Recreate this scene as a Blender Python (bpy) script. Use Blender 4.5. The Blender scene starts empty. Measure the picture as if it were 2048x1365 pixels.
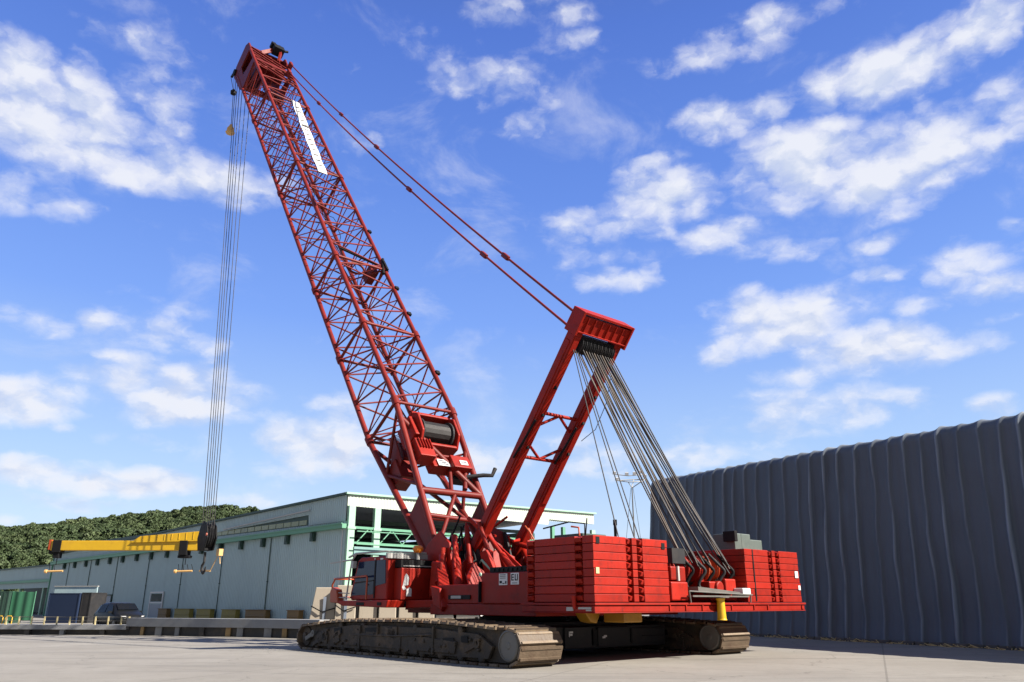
import bpy, bmesh, math, random
import numpy as np
from mathutils import Vector, Matrix, noise
random.seed(7); rng = np.random.default_rng(7)
S = bpy.context.scene
COL = S.collection
R = math.radians

# ------------------------------------------------------------------ camera, sky, sun, exposure
cam = bpy.data.cameras.new('camera'); camo = bpy.data.objects.new('camera', cam); COL.objects.link(camo)
camo.location = (0, 0, 1.8); camo.rotation_euler = (R(90 + 18.6288), 0, 0)
cam.sensor_width = 36; cam.lens = 1550 / 2048 * 36; cam.clip_start = .1; cam.clip_end = 6000
S.camera = camo
S.render.engine = 'CYCLES'
S.view_settings.view_transform = 'Standard'; S.view_settings.look = 'None'
S.view_settings.gamma = 1; S.view_settings.exposure = 1.25
SUN_EL, SUN_AZ = R(37), R(110)          # azimuth measured clockwise from +Y
sun = bpy.data.lights.new('sun', 'SUN'); sun.energy = 5.0; sun.angle = R(.53); sun.color = (1, .93, .83)
suno = bpy.data.objects.new('sun', sun); COL.objects.link(suno)
sd = Vector((math.sin(SUN_AZ) * math.cos(SUN_EL), math.cos(SUN_AZ) * math.cos(SUN_EL), math.sin(SUN_EL)))
suno.rotation_euler = sd.to_track_quat('Z', 'Y').to_euler(); suno.location = sd * 200

W = bpy.data.worlds.new('World'); S.world = W; W.use_nodes = True
def world_nodes():
    nt = W.node_tree; nt.nodes.clear(); N = nt.nodes.new; L = nt.links.new
    out = N('ShaderNodeOutputWorld'); bg = N('ShaderNodeBackground'); L(bg.outputs[0], out.inputs[0])
    sky = N('ShaderNodeTexSky'); sky.sky_type = 'NISHITA'; sky.sun_disc = False
    sky.sun_elevation = SUN_EL; sky.sun_rotation = SUN_AZ; sky.air_density = 1.0; sky.dust_density = .35; sky.ozone_density = 3.0
    bg.inputs[1].default_value = SKY_STRENGTH
    def math_(op, a, b=None, c=None, clamp=False):
        n = N('ShaderNodeMath'); n.operation = op; n.use_clamp = clamp
        for i, v in enumerate((a, b, c)):
            if v is None: continue
            if isinstance(v, (int, float)): n.inputs[i].default_value = v
            else: L(v, n.inputs[i])
        return n.outputs[0]
    def vmath(op, a, b=None, c=None):
        n = N('ShaderNodeVectorMath'); n.operation = op
        for i, v in enumerate((a, b, c)):
            if v is None: continue
            if isinstance(v, tuple): n.inputs[i].default_value = v
            else: L(v, n.inputs[i])
        return n
    tc = N('ShaderNodeTexCoord'); sep = N('ShaderNodeSeparateXYZ'); L(tc.outputs['Generated'], sep.inputs[0])
    az = math_('ARCTAN2', sep.outputs[0], sep.outputs[1]); el = math_('ARCSINE', sep.outputs[2])
    comb = N('ShaderNodeCombineXYZ'); L(az, comb.inputs[0]); L(el, comb.inputs[1])
    def fbm(vec, scale, detail, rough, dist=0.):
        n = N('ShaderNodeTexNoise'); n.noise_dimensions = '2D'; n.inputs['Scale'].default_value = scale; n.inputs['Detail'].default_value = detail
        n.inputs['Roughness'].default_value = rough; n.inputs['Distortion'].default_value = dist; L(vec, n.inputs['Vector']); return n
    stretch = vmath('MULTIPLY', comb.outputs[0], (1., 1.75, 1.)).outputs[0]
    warp = fbm(stretch, 7, 3, .55)
    w2 = vmath('SUBTRACT', warp.outputs['Color'], (.5, .5, .5)).outputs[0]
    w3 = vmath('MULTIPLY', w2, (.045, .032, 0)).outputs[0]
    uv = vmath('ADD', comb.outputs[0], w3).outputs[0]
    acc = None; accl = None
    for (a, e, ra, re_, wt) in CLOUDS:
        ra *= 1.08; re_ *= 1.12; wt *= 1.5 if wt > .95 else 1.0
        v = vmath('MULTIPLY_ADD', uv, (1 / ra, 1 / re_, 0), (-a / ra, -e / re_, 0)).outputs[0]
        d = vmath('DOT_PRODUCT', v, v).outputs['Value']
        m = math_('MULTIPLY_ADD', d, -wt, wt)
        acc = m if acc is None else math_('SMOOTH_MAX', acc, m, .25)
    acc = math_('MAXIMUM', acc, -1.2)
    wv = vmath('MULTIPLY_ADD', vmath('SUBTRACT', fbm(stretch, 26, 5, .6).outputs['Color'], (.5, .5, .5)).outputs[0], (.035, .035, .035), stretch).outputs[0]
    def puffs(vec):
        a = fbm(vec, 11, 7, .58).outputs[0]
        v = N('ShaderNodeTexVoronoi'); v.voronoi_dimensions = '2D'; v.feature = 'SMOOTH_F1'; v.inputs['Scale'].default_value = 17; v.inputs['Smoothness'].default_value = .3
        v.inputs['Detail'].default_value = 1; v.inputs['Roughness'].default_value = .5; L(vec, v.inputs['Vector'])
        return math_('ADD', a, math_('MULTIPLY_ADD', v.outputs['Distance'], -.34, .15))
    n1 = puffs(wv); n2 = puffs(vmath('ADD', wv, (.006, .030, 0)).outputs[0])
    # density = blob body + ragged noise
    dn = math_('MULTIPLY_ADD', n1, 4.3, -2.15)
    dens = math_('ADD', math_('MULTIPLY_ADD', acc, 1.35, .0), dn)
    mr = N('ShaderNodeMapRange'); mr.interpolation_type = 'SMOOTHSTEP'; L(dens, mr.inputs[0])
    mr.inputs[1].default_value = -.75; mr.inputs[2].default_value = 2.45
    alpha = mr.outputs[0]
    # thin veils over the whole sky, a little everywhere
    veil = fbm(stretch, 5.5, 7, .62, .3)
    mv = N('ShaderNodeMapRange'); mv.interpolation_type = 'SMOOTHSTEP'; L(veil.outputs[0], mv.inputs[0])
    mv.inputs[1].default_value = .52; mv.inputs[2].default_value = .82; mv.inputs[4].default_value = .34
    alpha = math_('MAXIMUM', alpha, mv.outputs[0])
    lit = math_('MULTIPLY_ADD', math_('SUBTRACT', n1, n2), 2.6, .70, True)
    thick = N('ShaderNodeMapRange'); L(dens, thick.inputs[0]); thick.inputs[1].default_value = .2; thick.inputs[2].default_value = 2.4
    thick.inputs[3].default_value = 0; thick.inputs[4].default_value = .30
    lit = math_('SUBTRACT', lit, thick.outputs[0], None, True)
    cr = N('ShaderNodeMix'); cr.data_type = 'RGBA'; L(lit, cr.inputs['Factor'])
    k = 1 / SKY_STRENGTH / 2 ** 1.25
    cr.inputs['A'].default_value = (.64 * k, .71 * k, .89 * k, 1); cr.inputs['B'].default_value = (.95 * k, .955 * k, 1.0 * k, 1)
    # deep clear-air blue by elevation, mixed over the Nishita sky
    ramp = N('ShaderNodeValToRGB'); rr = ramp.color_ramp; L(math_('MULTIPLY', el, 2 / math.pi, None, True), ramp.inputs[0])
    stops = [(0, (.62, .76, .96)), (.06, (.55, .71, .96)), (.11, (.43, .62, .96)), (.22, (.21, .39, .95)), (.32, (.135, .28, .83)), (.45, (.085, .19, .68)), (.56, (.06, .12, .40)), (1, (.05, .08, .24))]  # top stops, above the view, dulled to cut blue ambient light
    while len(rr.elements) < len(stops): rr.elements.new(.5)
    for e_, (p_, c_) in zip(rr.elements, stops): e_.position = p_; e_.color = (*c_, 1)
    scl = N('ShaderNodeMix'); scl.data_type = 'RGBA'; scl.blend_type = 'MULTIPLY'; scl.inputs['Factor'].default_value = 1; scl.clamp_result = False
    L(ramp.outputs[0], scl.inputs['A']); scl.inputs['B'].default_value = (k, k, k, 1)
    mul = N('ShaderNodeMix'); mul.data_type = 'RGBA'; mul.inputs['Factor'].default_value = .88
    L(sky.outputs[0], mul.inputs['A']); L(scl.outputs['Result'], mul.inputs['B'])
    back = N('ShaderNodeMapRange'); L(sep.outputs[1], back.inputs[0]); back.inputs[1].default_value = .25; back.inputs[2].default_value = -.35; back.inputs[4].default_value = .8
    bk = N('ShaderNodeMix'); bk.data_type = 'RGBA'; L(back.outputs[0], bk.inputs['Factor']); L(mul.outputs['Result'], bk.inputs['A']); bk.inputs['B'].default_value = (.30 * k, .33 * k, .38 * k, 1)  # unseen sky behind the camera greyed to make the ambient light less blue
    mx = N('ShaderNodeMix'); mx.data_type = 'RGBA'; L(math_('MULTIPLY', alpha, .97), mx.inputs['Factor'])
    L(bk.outputs['Result'], mx.inputs['A']); L(cr.outputs['Result'], mx.inputs['B']); L(mx.outputs['Result'], bg.inputs[0])
SKY_STRENGTH = .1
CLOUDS = [
 (-0.614,0.518,0.121,0.064,1.00), (-0.651,0.560,0.051,0.033,1.00), (-0.549,0.498,0.102,0.037,1.00), (-0.472,0.493,0.117,0.032,1.00), (-0.391,0.491,0.079,0.027,0.90),
 (-0.633,0.436,0.033,0.024,0.90), (-0.574,0.429,0.035,0.017,0.80), (-0.526,0.560,0.079,0.036,0.45), (-0.527,0.620,0.054,0.018,0.40), (-0.570,0.214,0.060,0.031,1.00),
 (-0.520,0.243,0.035,0.018,0.90), (-0.422,0.234,0.103,0.040,1.00), (-0.481,0.266,0.036,0.012,0.80), (-0.442,0.303,0.058,0.019,0.70), (-0.520,0.309,0.023,0.013,0.60),
 (-0.581,0.301,0.033,0.014,0.60), (-0.413,0.340,0.026,0.012,0.40), (-0.467,0.350,0.025,0.007,0.30), (-0.541,0.132,0.089,0.018,1.00), (-0.429,0.129,0.055,0.016,1.00),
 (-0.546,0.105,0.081,0.009,0.80), (-0.566,0.088,0.020,0.008,0.70), (-0.245,0.186,0.084,0.032,1.00), (-0.217,0.225,0.043,0.025,0.90), (-0.267,0.161,0.075,0.017,0.80),
 (-0.436,0.177,0.024,0.009,0.60), (-0.528,0.185,0.017,0.006,0.60), (-0.483,0.176,0.017,0.010,0.60), (-0.016,0.179,0.087,0.022,0.90), (0.101,0.179,0.071,0.025,0.90),
 (0.239,0.177,0.041,0.014,0.70), (-0.334,0.116,0.039,0.009,0.60), (-0.103,0.653,0.043,0.020,0.60), (-0.018,0.644,0.051,0.027,0.70), (0.066,0.635,0.034,0.013,0.40),
 (-0.127,0.686,0.035,0.019,0.40), (-0.011,0.724,0.044,0.019,0.50), (0.068,0.722,0.053,0.019,0.70), (0.090,0.688,0.043,0.014,0.60), (0.035,0.600,0.050,0.012,0.40),
 (-0.179,0.560,0.032,0.010,0.30), (0.380,0.679,0.096,0.018,0.90), (0.630,0.604,0.061,0.033,1.00), (0.497,0.589,0.095,0.033,1.00), (0.569,0.586,0.076,0.035,1.00),
 (0.306,0.656,0.070,0.016,0.60), (0.324,0.581,0.081,0.025,1.00), (0.402,0.513,0.107,0.052,1.10), (0.491,0.489,0.103,0.051,1.10), (0.562,0.500,0.085,0.042,1.00),
 (0.219,0.501,0.091,0.035,1.00), (0.201,0.540,0.047,0.012,0.70), (0.140,0.470,0.086,0.029,0.90), (0.159,0.431,0.076,0.018,0.50), (0.295,0.444,0.072,0.020,0.90),
 (0.364,0.423,0.061,0.014,0.70), (0.143,0.400,0.053,0.016,0.80), (0.558,0.365,0.050,0.025,0.80), (0.487,0.367,0.030,0.010,0.60), (0.353,0.332,0.092,0.042,1.10),
 (0.313,0.306,0.074,0.021,0.90), (0.458,0.283,0.099,0.033,1.10), (0.537,0.278,0.055,0.019,0.90), (0.414,0.337,0.051,0.020,0.80), (0.398,0.267,0.062,0.017,0.90),
 (0.280,0.293,0.048,0.014,0.80), (0.592,0.302,0.026,0.009,0.70), (0.520,0.332,0.046,0.013,0.60), (0.597,0.329,0.031,0.018,0.80), (0.392,0.219,0.086,0.027,0.90),
 (0.465,0.224,0.046,0.013,0.80), (0.338,0.200,0.064,0.017,0.90), (0.568,0.201,0.026,0.012,0.70), (0.623,0.384,0.016,0.015,0.60), (0.477,0.410,0.037,0.010,0.50),
 (0.648,0.524,0.032,0.034,0.70),
]
world_nodes()

# ------------------------------------------------------------------ materials
def mat(name, col, rough=.5, metal=0., var=.25, scale=3., dirt=None, dirt_amt=0., dirt_scale=1.2, bump=.0, bump_scale=40., spec=.5, streak=0., coat=0., wear=None):
    m = bpy.data.materials.new(name); m.use_nodes = True; nt = m.node_tree; N = nt.nodes.new; L = nt.links.new
    b = nt.nodes['Principled BSDF']; b.inputs['Roughness'].default_value = rough; b.inputs['Metallic'].default_value = metal
    b.inputs['Specular IOR Level'].default_value = spec; b.inputs['Coat Weight'].default_value = coat
    tc = N('ShaderNodeTexCoord')
    n = N('ShaderNodeTexNoise'); n.inputs['Scale'].default_value = scale; n.inputs['Detail'].default_value = 8; n.inputs['Roughness'].default_value = .65
    L(tc.outputs['Object'], n.inputs['Vector'])
    mx = N('ShaderNodeMix'); mx.data_type = 'RGBA'
    mx.inputs['A'].default_value = (*[c * (1 - var) for c in col], 1); mx.inputs['B'].default_value = (*[min(1, c * (1 + var)) for c in col], 1)
    L(n.outputs[0], mx.inputs['Factor']); res = mx.outputs['Result']
    if dirt:
        n2 = N('ShaderNodeTexNoise'); n2.inputs['Scale'].default_value = dirt_scale; n2.inputs['Detail'].default_value = 10; n2.inputs['Roughness'].default_value = .7
        if streak:
            mp = N('ShaderNodeMapping'); mp.inputs['Scale'].default_value = (1, 1, streak); L(tc.outputs['Object'], mp.inputs[0]); L(mp.outputs[0], n2.inputs['Vector'])
        else: L(tc.outputs['Object'], n2.inputs['Vector'])
        cr = N('ShaderNodeMapRange'); L(n2.outputs[0], cr.inputs[0]); cr.inputs[1].default_value = .5; cr.inputs[2].default_value = .75; cr.inputs[4].default_value = dirt_amt
        m2 = N('ShaderNodeMix'); m2.data_type = 'RGBA'; L(cr.outputs[0], m2.inputs['Factor']); L(res, m2.inputs['A']); m2.inputs['B'].default_value = (*dirt, 1); res = m2.outputs['Result']
    if wear:           # chips and grime in the paint
        mp = N('ShaderNodeMapping'); mp.inputs['Scale'].default_value = (1, 1, .55); L(tc.outputs['Object'], mp.inputs[0])
        n4 = N('ShaderNodeTexNoise'); n4.inputs['Scale'].default_value = 5.5; n4.inputs['Detail'].default_value = 12; n4.inputs['Roughness'].default_value = .78; L(mp.outputs[0], n4.inputs['Vector'])
        c4 = N('ShaderNodeMapRange'); L(n4.outputs[0], c4.inputs[0]); c4.inputs[1].default_value = .56; c4.inputs[2].default_value = .72; c4.inputs[4].default_value = .8
        m4 = N('ShaderNodeMix'); m4.data_type = 'RGBA'; L(c4.outputs[0], m4.inputs['Factor']); L(res, m4.inputs['A']); m4.inputs['B'].default_value = (*wear, 1)
        c5 = N('ShaderNodeMapRange'); L(n4.outputs[0], c5.inputs[0]); c5.inputs[1].default_value = .36; c5.inputs[2].default_value = .22; c5.inputs[4].default_value = .5
        m5 = N('ShaderNodeMix'); m5.data_type = 'RGBA'; L(c5.outputs[0], m5.inputs['Factor']); L(m4.outputs['Result'], m5.inputs['A']); m5.inputs['B'].default_value = (min(1, col[0] * 1.35), col[1] * 2.6, col[2] * 2.8, 1)
        oi = N('ShaderNodeObjectInfo'); om = N('ShaderNodeMapRange'); L(oi.outputs['Random'], om.inputs[0]); om.inputs[3].default_value = .80; om.inputs[4].default_value = 1.14      # paint batches differ piece to piece
        m6 = N('ShaderNodeMix'); m6.data_type = 'RGBA'; m6.blend_type = 'MULTIPLY'; m6.inputs['Factor'].default_value = 1; L(m5.outputs['Result'], m6.inputs['A']); L(om.outputs[0], m6.inputs['B']); res = m6.outputs['Result']
    L(res, b.inputs['Base Color'])
    mr = N('ShaderNodeMapRange'); L(n.outputs[0], mr.inputs[0]); mr.inputs[3].default_value = max(.02, rough - .15); mr.inputs[4].default_value = min(1, rough + .15); L(mr.outputs[0], b.inputs['Roughness'])
    if bump:
        n3 = N('ShaderNodeTexNoise'); n3.inputs['Scale'].default_value = bump_scale; n3.inputs['Detail'].default_value = 6; L(tc.outputs['Object'], n3.inputs['Vector'])
        bp = N('ShaderNodeBump'); bp.inputs['Strength'].default_value = bump; bp.inputs['Distance'].default_value = .03; L(n3.outputs[0], bp.inputs['Height']); L(bp.outputs[0], b.inputs['Normal'])
    return m
M = dict(
 red=mat('red_paint', (.285, .0125, .0052), .5, spec=.22, wear=(.035, .012, .008), var=.22, scale=1.4, dirt=(.105, .010, .007), dirt_amt=.75, dirt_scale=2.2, bump=.12, bump_scale=6),
 boomred=mat('faded_red_paint', (.155, .0130, .0088), .5, spec=.25, wear=(.03, .01, .008), var=.3, scale=2.0, dirt=(.075, .011, .009), dirt_amt=.75, dirt_scale=1.6),
 orange=mat('orange_paint', (.36, .055, .012), .45, var=.2),
 yellow=mat('yellow_paint', (.56, .33, .010), .42, var=.12, dirt=(.38, .2, .03), dirt_amt=.5, dirt_scale=.9),
 black=mat('black_rubber', (.010, .010, .011), .6, var=.4, spec=.15),
 char=mat('charcoal_steel', (.026, .026, .028), .6, var=.35, dirt=(.06, .05, .042), dirt_amt=.5, spec=.18),
 track=mat('worn_track_steel', (.125, .092, .06), .62, var=.5, scale=2.5, dirt=(.065, .032, .016), dirt_amt=.9, dirt_scale=1.9, bump=.5, bump_scale=14),
 mud=mat('muddy_steel', (.042, .033, .024), .8, var=.55, scale=3.5, dirt=(.14, .092, .052), dirt_amt=.85, dirt_scale=1.7, bump=.8, bump_scale=9),
 disc=mat('grey_steel', (.11, .105, .095), .5, var=.25, dirt=(.12, .09, .06), dirt_amt=.5),
 rope=mat('steel_rope', (.085, .062, .045), .6, var=.3),
 drope=mat('dark_steel_rope', (.028, .025, .025), .55, var=.3, metal=.2),
 glass=mat('tinted_glass', (.010, .018, .05), .08, var=.15, spec=.22),
 carglass=mat('car_glass', (.006, .008, .012), .25, var=.1, spec=.12),
 white=mat('white_paint', (.62, .61, .60), .5, var=.08, dirt=(.5, .5, .5), dirt_amt=.3),
 ltgrey=mat('light_grey_metal', (.36, .35, .33), .5, var=.15),
 bluegrey=mat('blue_grey_metal', (.20, .23, .28), .45, var=.15),
 boxgrey=mat('grey_green_paint', (.085, .11, .10), .5, var=.2, dirt=(.2, .2, .18), dirt_amt=.3),
 ball=mat('ochre_paint', (.55, .33, .12), .5, var=.2),
 wall=mat('blue_grey_cladding', (.365, .475, .495), .55, var=.10, scale=.6, dirt=(.29, .375, .40), dirt_amt=.6, dirt_scale=.8, streak=.12),
 green=mat('green_paint', (.10, .27, .17), .5, var=.15, dirt=(.1, .2, .15), dirt_amt=.4),
 pgreen=mat('pale_green_paint', (.27, .44, .33), .5, var=.1),
 teal=mat('teal_paint', (.15, .27, .26), .55, var=.15),
 fascia=mat('pale_fascia', (.44, .49, .42), .5, var=.07, dirt=(.5, .55, .5), dirt_amt=.4, streak=.2),
 dgreen=mat('dark_green_paint', (.02, .05, .036), .55, var=.25),
 mgreen=mat('mid_green_sheet', (.026, .12, .062), .6, var=.2),
 blue=mat('navy_paint', (.014, .024, .055), .6, spec=.2, var=.15),
 concrete=mat('dock_concrete', (.22, .225, .23), .8, var=.2, scale=1.5, dirt=(.22, .2, .18), dirt_amt=.6, bump=.3),
 darkcon=mat('weathered_concrete', (.07, .066, .062), .85, var=.4, dirt=(.2, .15, .1), dirt_amt=.5, bump=.4),
 beige=mat('beige_concrete', (.37, .32, .25), .75, var=.12, scale=1.2, dirt=(.35, .3, .24), dirt_amt=.5, bump=.2),
 post=mat('cream_paint', (.5, .42, .22), .55, var=.15),
 wood=mat('old_timber', (.3, .2, .09), .8, var=.4),
 straw=mat('dry_straw', (.5, .38, .18), .9, var=.4),
 car=mat('dark_car_paint', (.008, .009, .010), .35, var=.1, spec=.2),
 lamp=mat('clear_lamp', (.6, .6, .6), .2, var=.1),
 amber=mat('amber_plastic', (.8, .22, .02), .3, var=.1),
)

def shoe_variety(m):                  # every shoe plate is worn differently
    nt = m.node_tree; b = nt.nodes['Principled BSDF']; src = b.inputs['Base Color'].links[0].from_socket
    g = nt.nodes.new('ShaderNodeNewGeometry'); cr = nt.nodes.new('ShaderNodeValToRGB'); e = cr.color_ramp.elements; cr.color_ramp.interpolation = 'CONSTANT'
    e[0].color = (.75, .70, .66, 1); e[1].position = .3; e[1].color = (1.3, 1.25, 1.15, 1)
    for p, c in ((.5, (.55, .36, .2)), (.68, (.95, .95, 1.0)), (.85, (.45, .42, .4))): x = e.new(p); x.color = (*c, 1)
    mx = nt.nodes.new('ShaderNodeMix'); mx.data_type = 'RGBA'; mx.blend_type = 'MULTIPLY'; mx.inputs['Factor'].default_value = 1
    nt.links.new(g.outputs['Random Per Island'], cr.inputs[0]); nt.links.new(src, mx.inputs['A']); nt.links.new(cr.outputs[0], mx.inputs['B']); nt.links.new(mx.outputs['Result'], b.inputs['Base Color'])
shoe_variety(M['track'])

# ------------------------------------------------------------------ mesh builder
class MB:
    def __init__(s, tf=None): s.v = []; s.f = []; s.sm = []; s.tf = tf
    def pt(s, p):
        p = s.tf(p) if s.tf else p
        s.v.append(tuple(p)); return len(s.v) - 1
    def face(s, idx, smooth=False): s.f.append(tuple(idx)); s.sm.append(smooth)
    def hexa(s, c8):                   # 8 corners: bottom loop then top loop
        i = [s.pt(p) for p in c8]
        for q in ((3, 2, 1, 0), (4, 5, 6, 7), (0, 1, 5, 4), (1, 2, 6, 5), (2, 3, 7, 6), (3, 0, 4, 7)): s.face([i[k] for k in q])
        return s
    def box(s, lo, hi):
        (x0, y0, z0), (x1, y1, z1) = lo, hi
        return s.hexa([(x0, y0, z0), (x1, y0, z0), (x1, y1, z0), (x0, y1, z0), (x0, y0, z1), (x1, y0, z1), (x1, y1, z1), (x0, y1, z1)])
    def obox(s, c, ax, hs):            # centre, three axes, half sizes
        c = Vector(c); ax = [Vector(a).normalized() * h for a, h in zip(ax, hs)]
        q = [c + sx * ax[0] + sy * ax[1] + sz * ax[2] for sz in (-1, 1) for sx, sy in ((-1, -1), (1, -1), (1, 1), (-1, 1))]
        return s.hexa(q)
    def bar(s, p0, p1, w, h=None, up=(0, 0, 1)):
        p0, p1 = Vector(p0), Vector(p1); h = h or w; d = (p1 - p0); l = d.length
        if l < 1e-6: return s
        d.normalize(); u = Vector(up)
        if abs(d.dot(u.normalized())) > .98: u = Vector((1, 0, 0))
        a = d.cross(u).normalized(); b = a.cross(d)
        return s.obox((p0 + p1) / 2, (d, a, b), (l / 2, w / 2, h / 2))
    def tube(s, p0, p1, r0, r1=None, n=8, caps=True):
        return s.path([p0, p1], [r0, r0 if r1 is None else r1], n, caps)
    def path(s, pts, r, n=8, caps=True):
        pts = [Vector(p) for p in pts]; m = len(pts)
        if not isinstance(r, (list, tuple)): r = [r] * m
        rings = []; a = None
        for k, p in enumerate(pts):
            d = (pts[min(k + 1, m - 1)] - pts[max(k - 1, 0)]).normalized()
            if a is None:
                u = Vector((0, 0, 1)) if abs(d.z) < .9 else Vector((1, 0, 0)); a = d.cross(u).normalized()
            else: a = (a - d * a.dot(d)).normalized()
            b = d.cross(a)
            rings.append([s.pt(p + r[k] * (math.cos(2 * math.pi * j / n) * a + math.sin(2 * math.pi * j / n) * b)) for j in range(n)])
        for k in range(m - 1):
            for j in range(n): s.face((rings[k][j], rings[k][(j + 1) % n], rings[k + 1][(j + 1) % n], rings[k + 1][j]), n > 5)
        if caps:
            for ring in (rings[0], rings[-1]):
                q = [Vector(s.v[i]) for i in ring]; i0 = len(s.v); s.v.extend(tuple(x) for x in q); s.face(range(i0, i0 + n))
        return s
    def prism(s, poly, vec):           # closed planar polygon swept along vec
        vec = Vector(vec); n = len(poly)
        a = [s.pt(p) for p in poly]; b = [s.pt(Vector(p) + vec) for p in poly]
        s.face(a[::-1]); s.face(b)
        for i in range(n): s.face((a[i], a[(i + 1) % n], b[(i + 1) % n], b[i]))
        return s
    def disc(s, c, ax, prof, n=24):    # lathe: prof = [(radius, offset along ax)...]
        c = Vector(c); d = Vector(ax).normalized(); u = Vector((0, 0, 1)) if abs(d.z) < .9 else Vector((1, 0, 0)); a = d.cross(u).normalized(); b = d.cross(a)
        rings = [[s.pt(c + o * d + max(r, 1e-4) * (math.cos(2 * math.pi * j / n) * a + math.sin(2 * math.pi * j / n) * b)) for j in range(n)] for r, o in prof]
        for k in range(len(rings) - 1):
            for j in range(n): s.face((rings[k][j], rings[k][(j + 1) % n], rings[k + 1][(j + 1) % n], rings[k + 1][j]), False)
        s.face(rings[0][::-1]); s.face(rings[-1]); return s
    def sheet(s, P, thick=None):       # grid of points P[i][j]
        n, m = len(P), len(P[0]); I = [[s.pt(p) for p in row] for row in P]
        for i in range(n - 1):
            for j in range(m - 1): s.face((I[i][j], I[i + 1][j], I[i + 1][j + 1], I[i][j + 1]), True)
        return s
    def build(s, name, m, parent=None, bevel=0., loc=None, recalc=True):
        me = bpy.data.meshes.new(name); me.from_pydata(s.v, [], s.f); me.polygons.foreach_set('use_smooth', s.sm)
        if recalc:
            bm = bmesh.new(); bm.from_mesh(me); bmesh.ops.recalc_face_normals(bm, faces=bm.faces); bm.to_mesh(me); bm.free()
        me.materials.append(M[m] if isinstance(m, str) else m); me.update()
        o = bpy.data.objects.new(name, me); COL.objects.link(o)
        if parent: o.parent = parent
        if loc: o.location = loc
        if bevel:
            b = o.modifiers.new('edge', 'BEVEL'); b.width = bevel; b.segments = 2; b.limit_method = 'ANGLE'; b.angle_limit = R(40)
        return o
def islands(mb, name, m, parent=None, bevel=0.):
    # every loose piece becomes a part of its own
    par = list(range(len(mb.v)))
    def find(x):
        while par[x] != x: par[x] = par[par[x]]; x = par[x]
        return x
    key = {}
    for i, v in enumerate(mb.v):
        q = tuple(round(c, 5) for c in v)
        if q in key: par[find(i)] = find(key[q])
        else: key[q] = i
    for f in mb.f:
        r = find(f[0])
        for i in f[1:]: par[find(i)] = r
    out = {}
    for f, s in zip(mb.f, mb.sm):
        p = out.setdefault(find(f[0]), (MB(), {}))
        p[0].face([p[1].setdefault(i, len(p[1])) for i in f], s)
    res = []
    for p, ix in out.values():
        p.v = [mb.v[i] for i in ix]; res.append(p.build(name, m, parent, bevel))
    return res
def tag(o, label=None, cat=None, group=None, kind=None):
    if label: o['label'] = label
    if cat: o['category'] = cat
    if group: o['group'] = group
    if kind: o['kind'] = kind
    return o
def thing(name, label, cat, loc=(0, 0, 0), rz=0., group=None):
    o = bpy.data.objects.new(name, None); COL.objects.link(o); o.location = loc; o.rotation_euler = (0, 0, rz); o.empty_display_size = .3
    return tag(o, label, cat, group)
def lerp(a, b, t): return tuple(x + (y - x) * t for x, y in zip(a, b))

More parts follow.
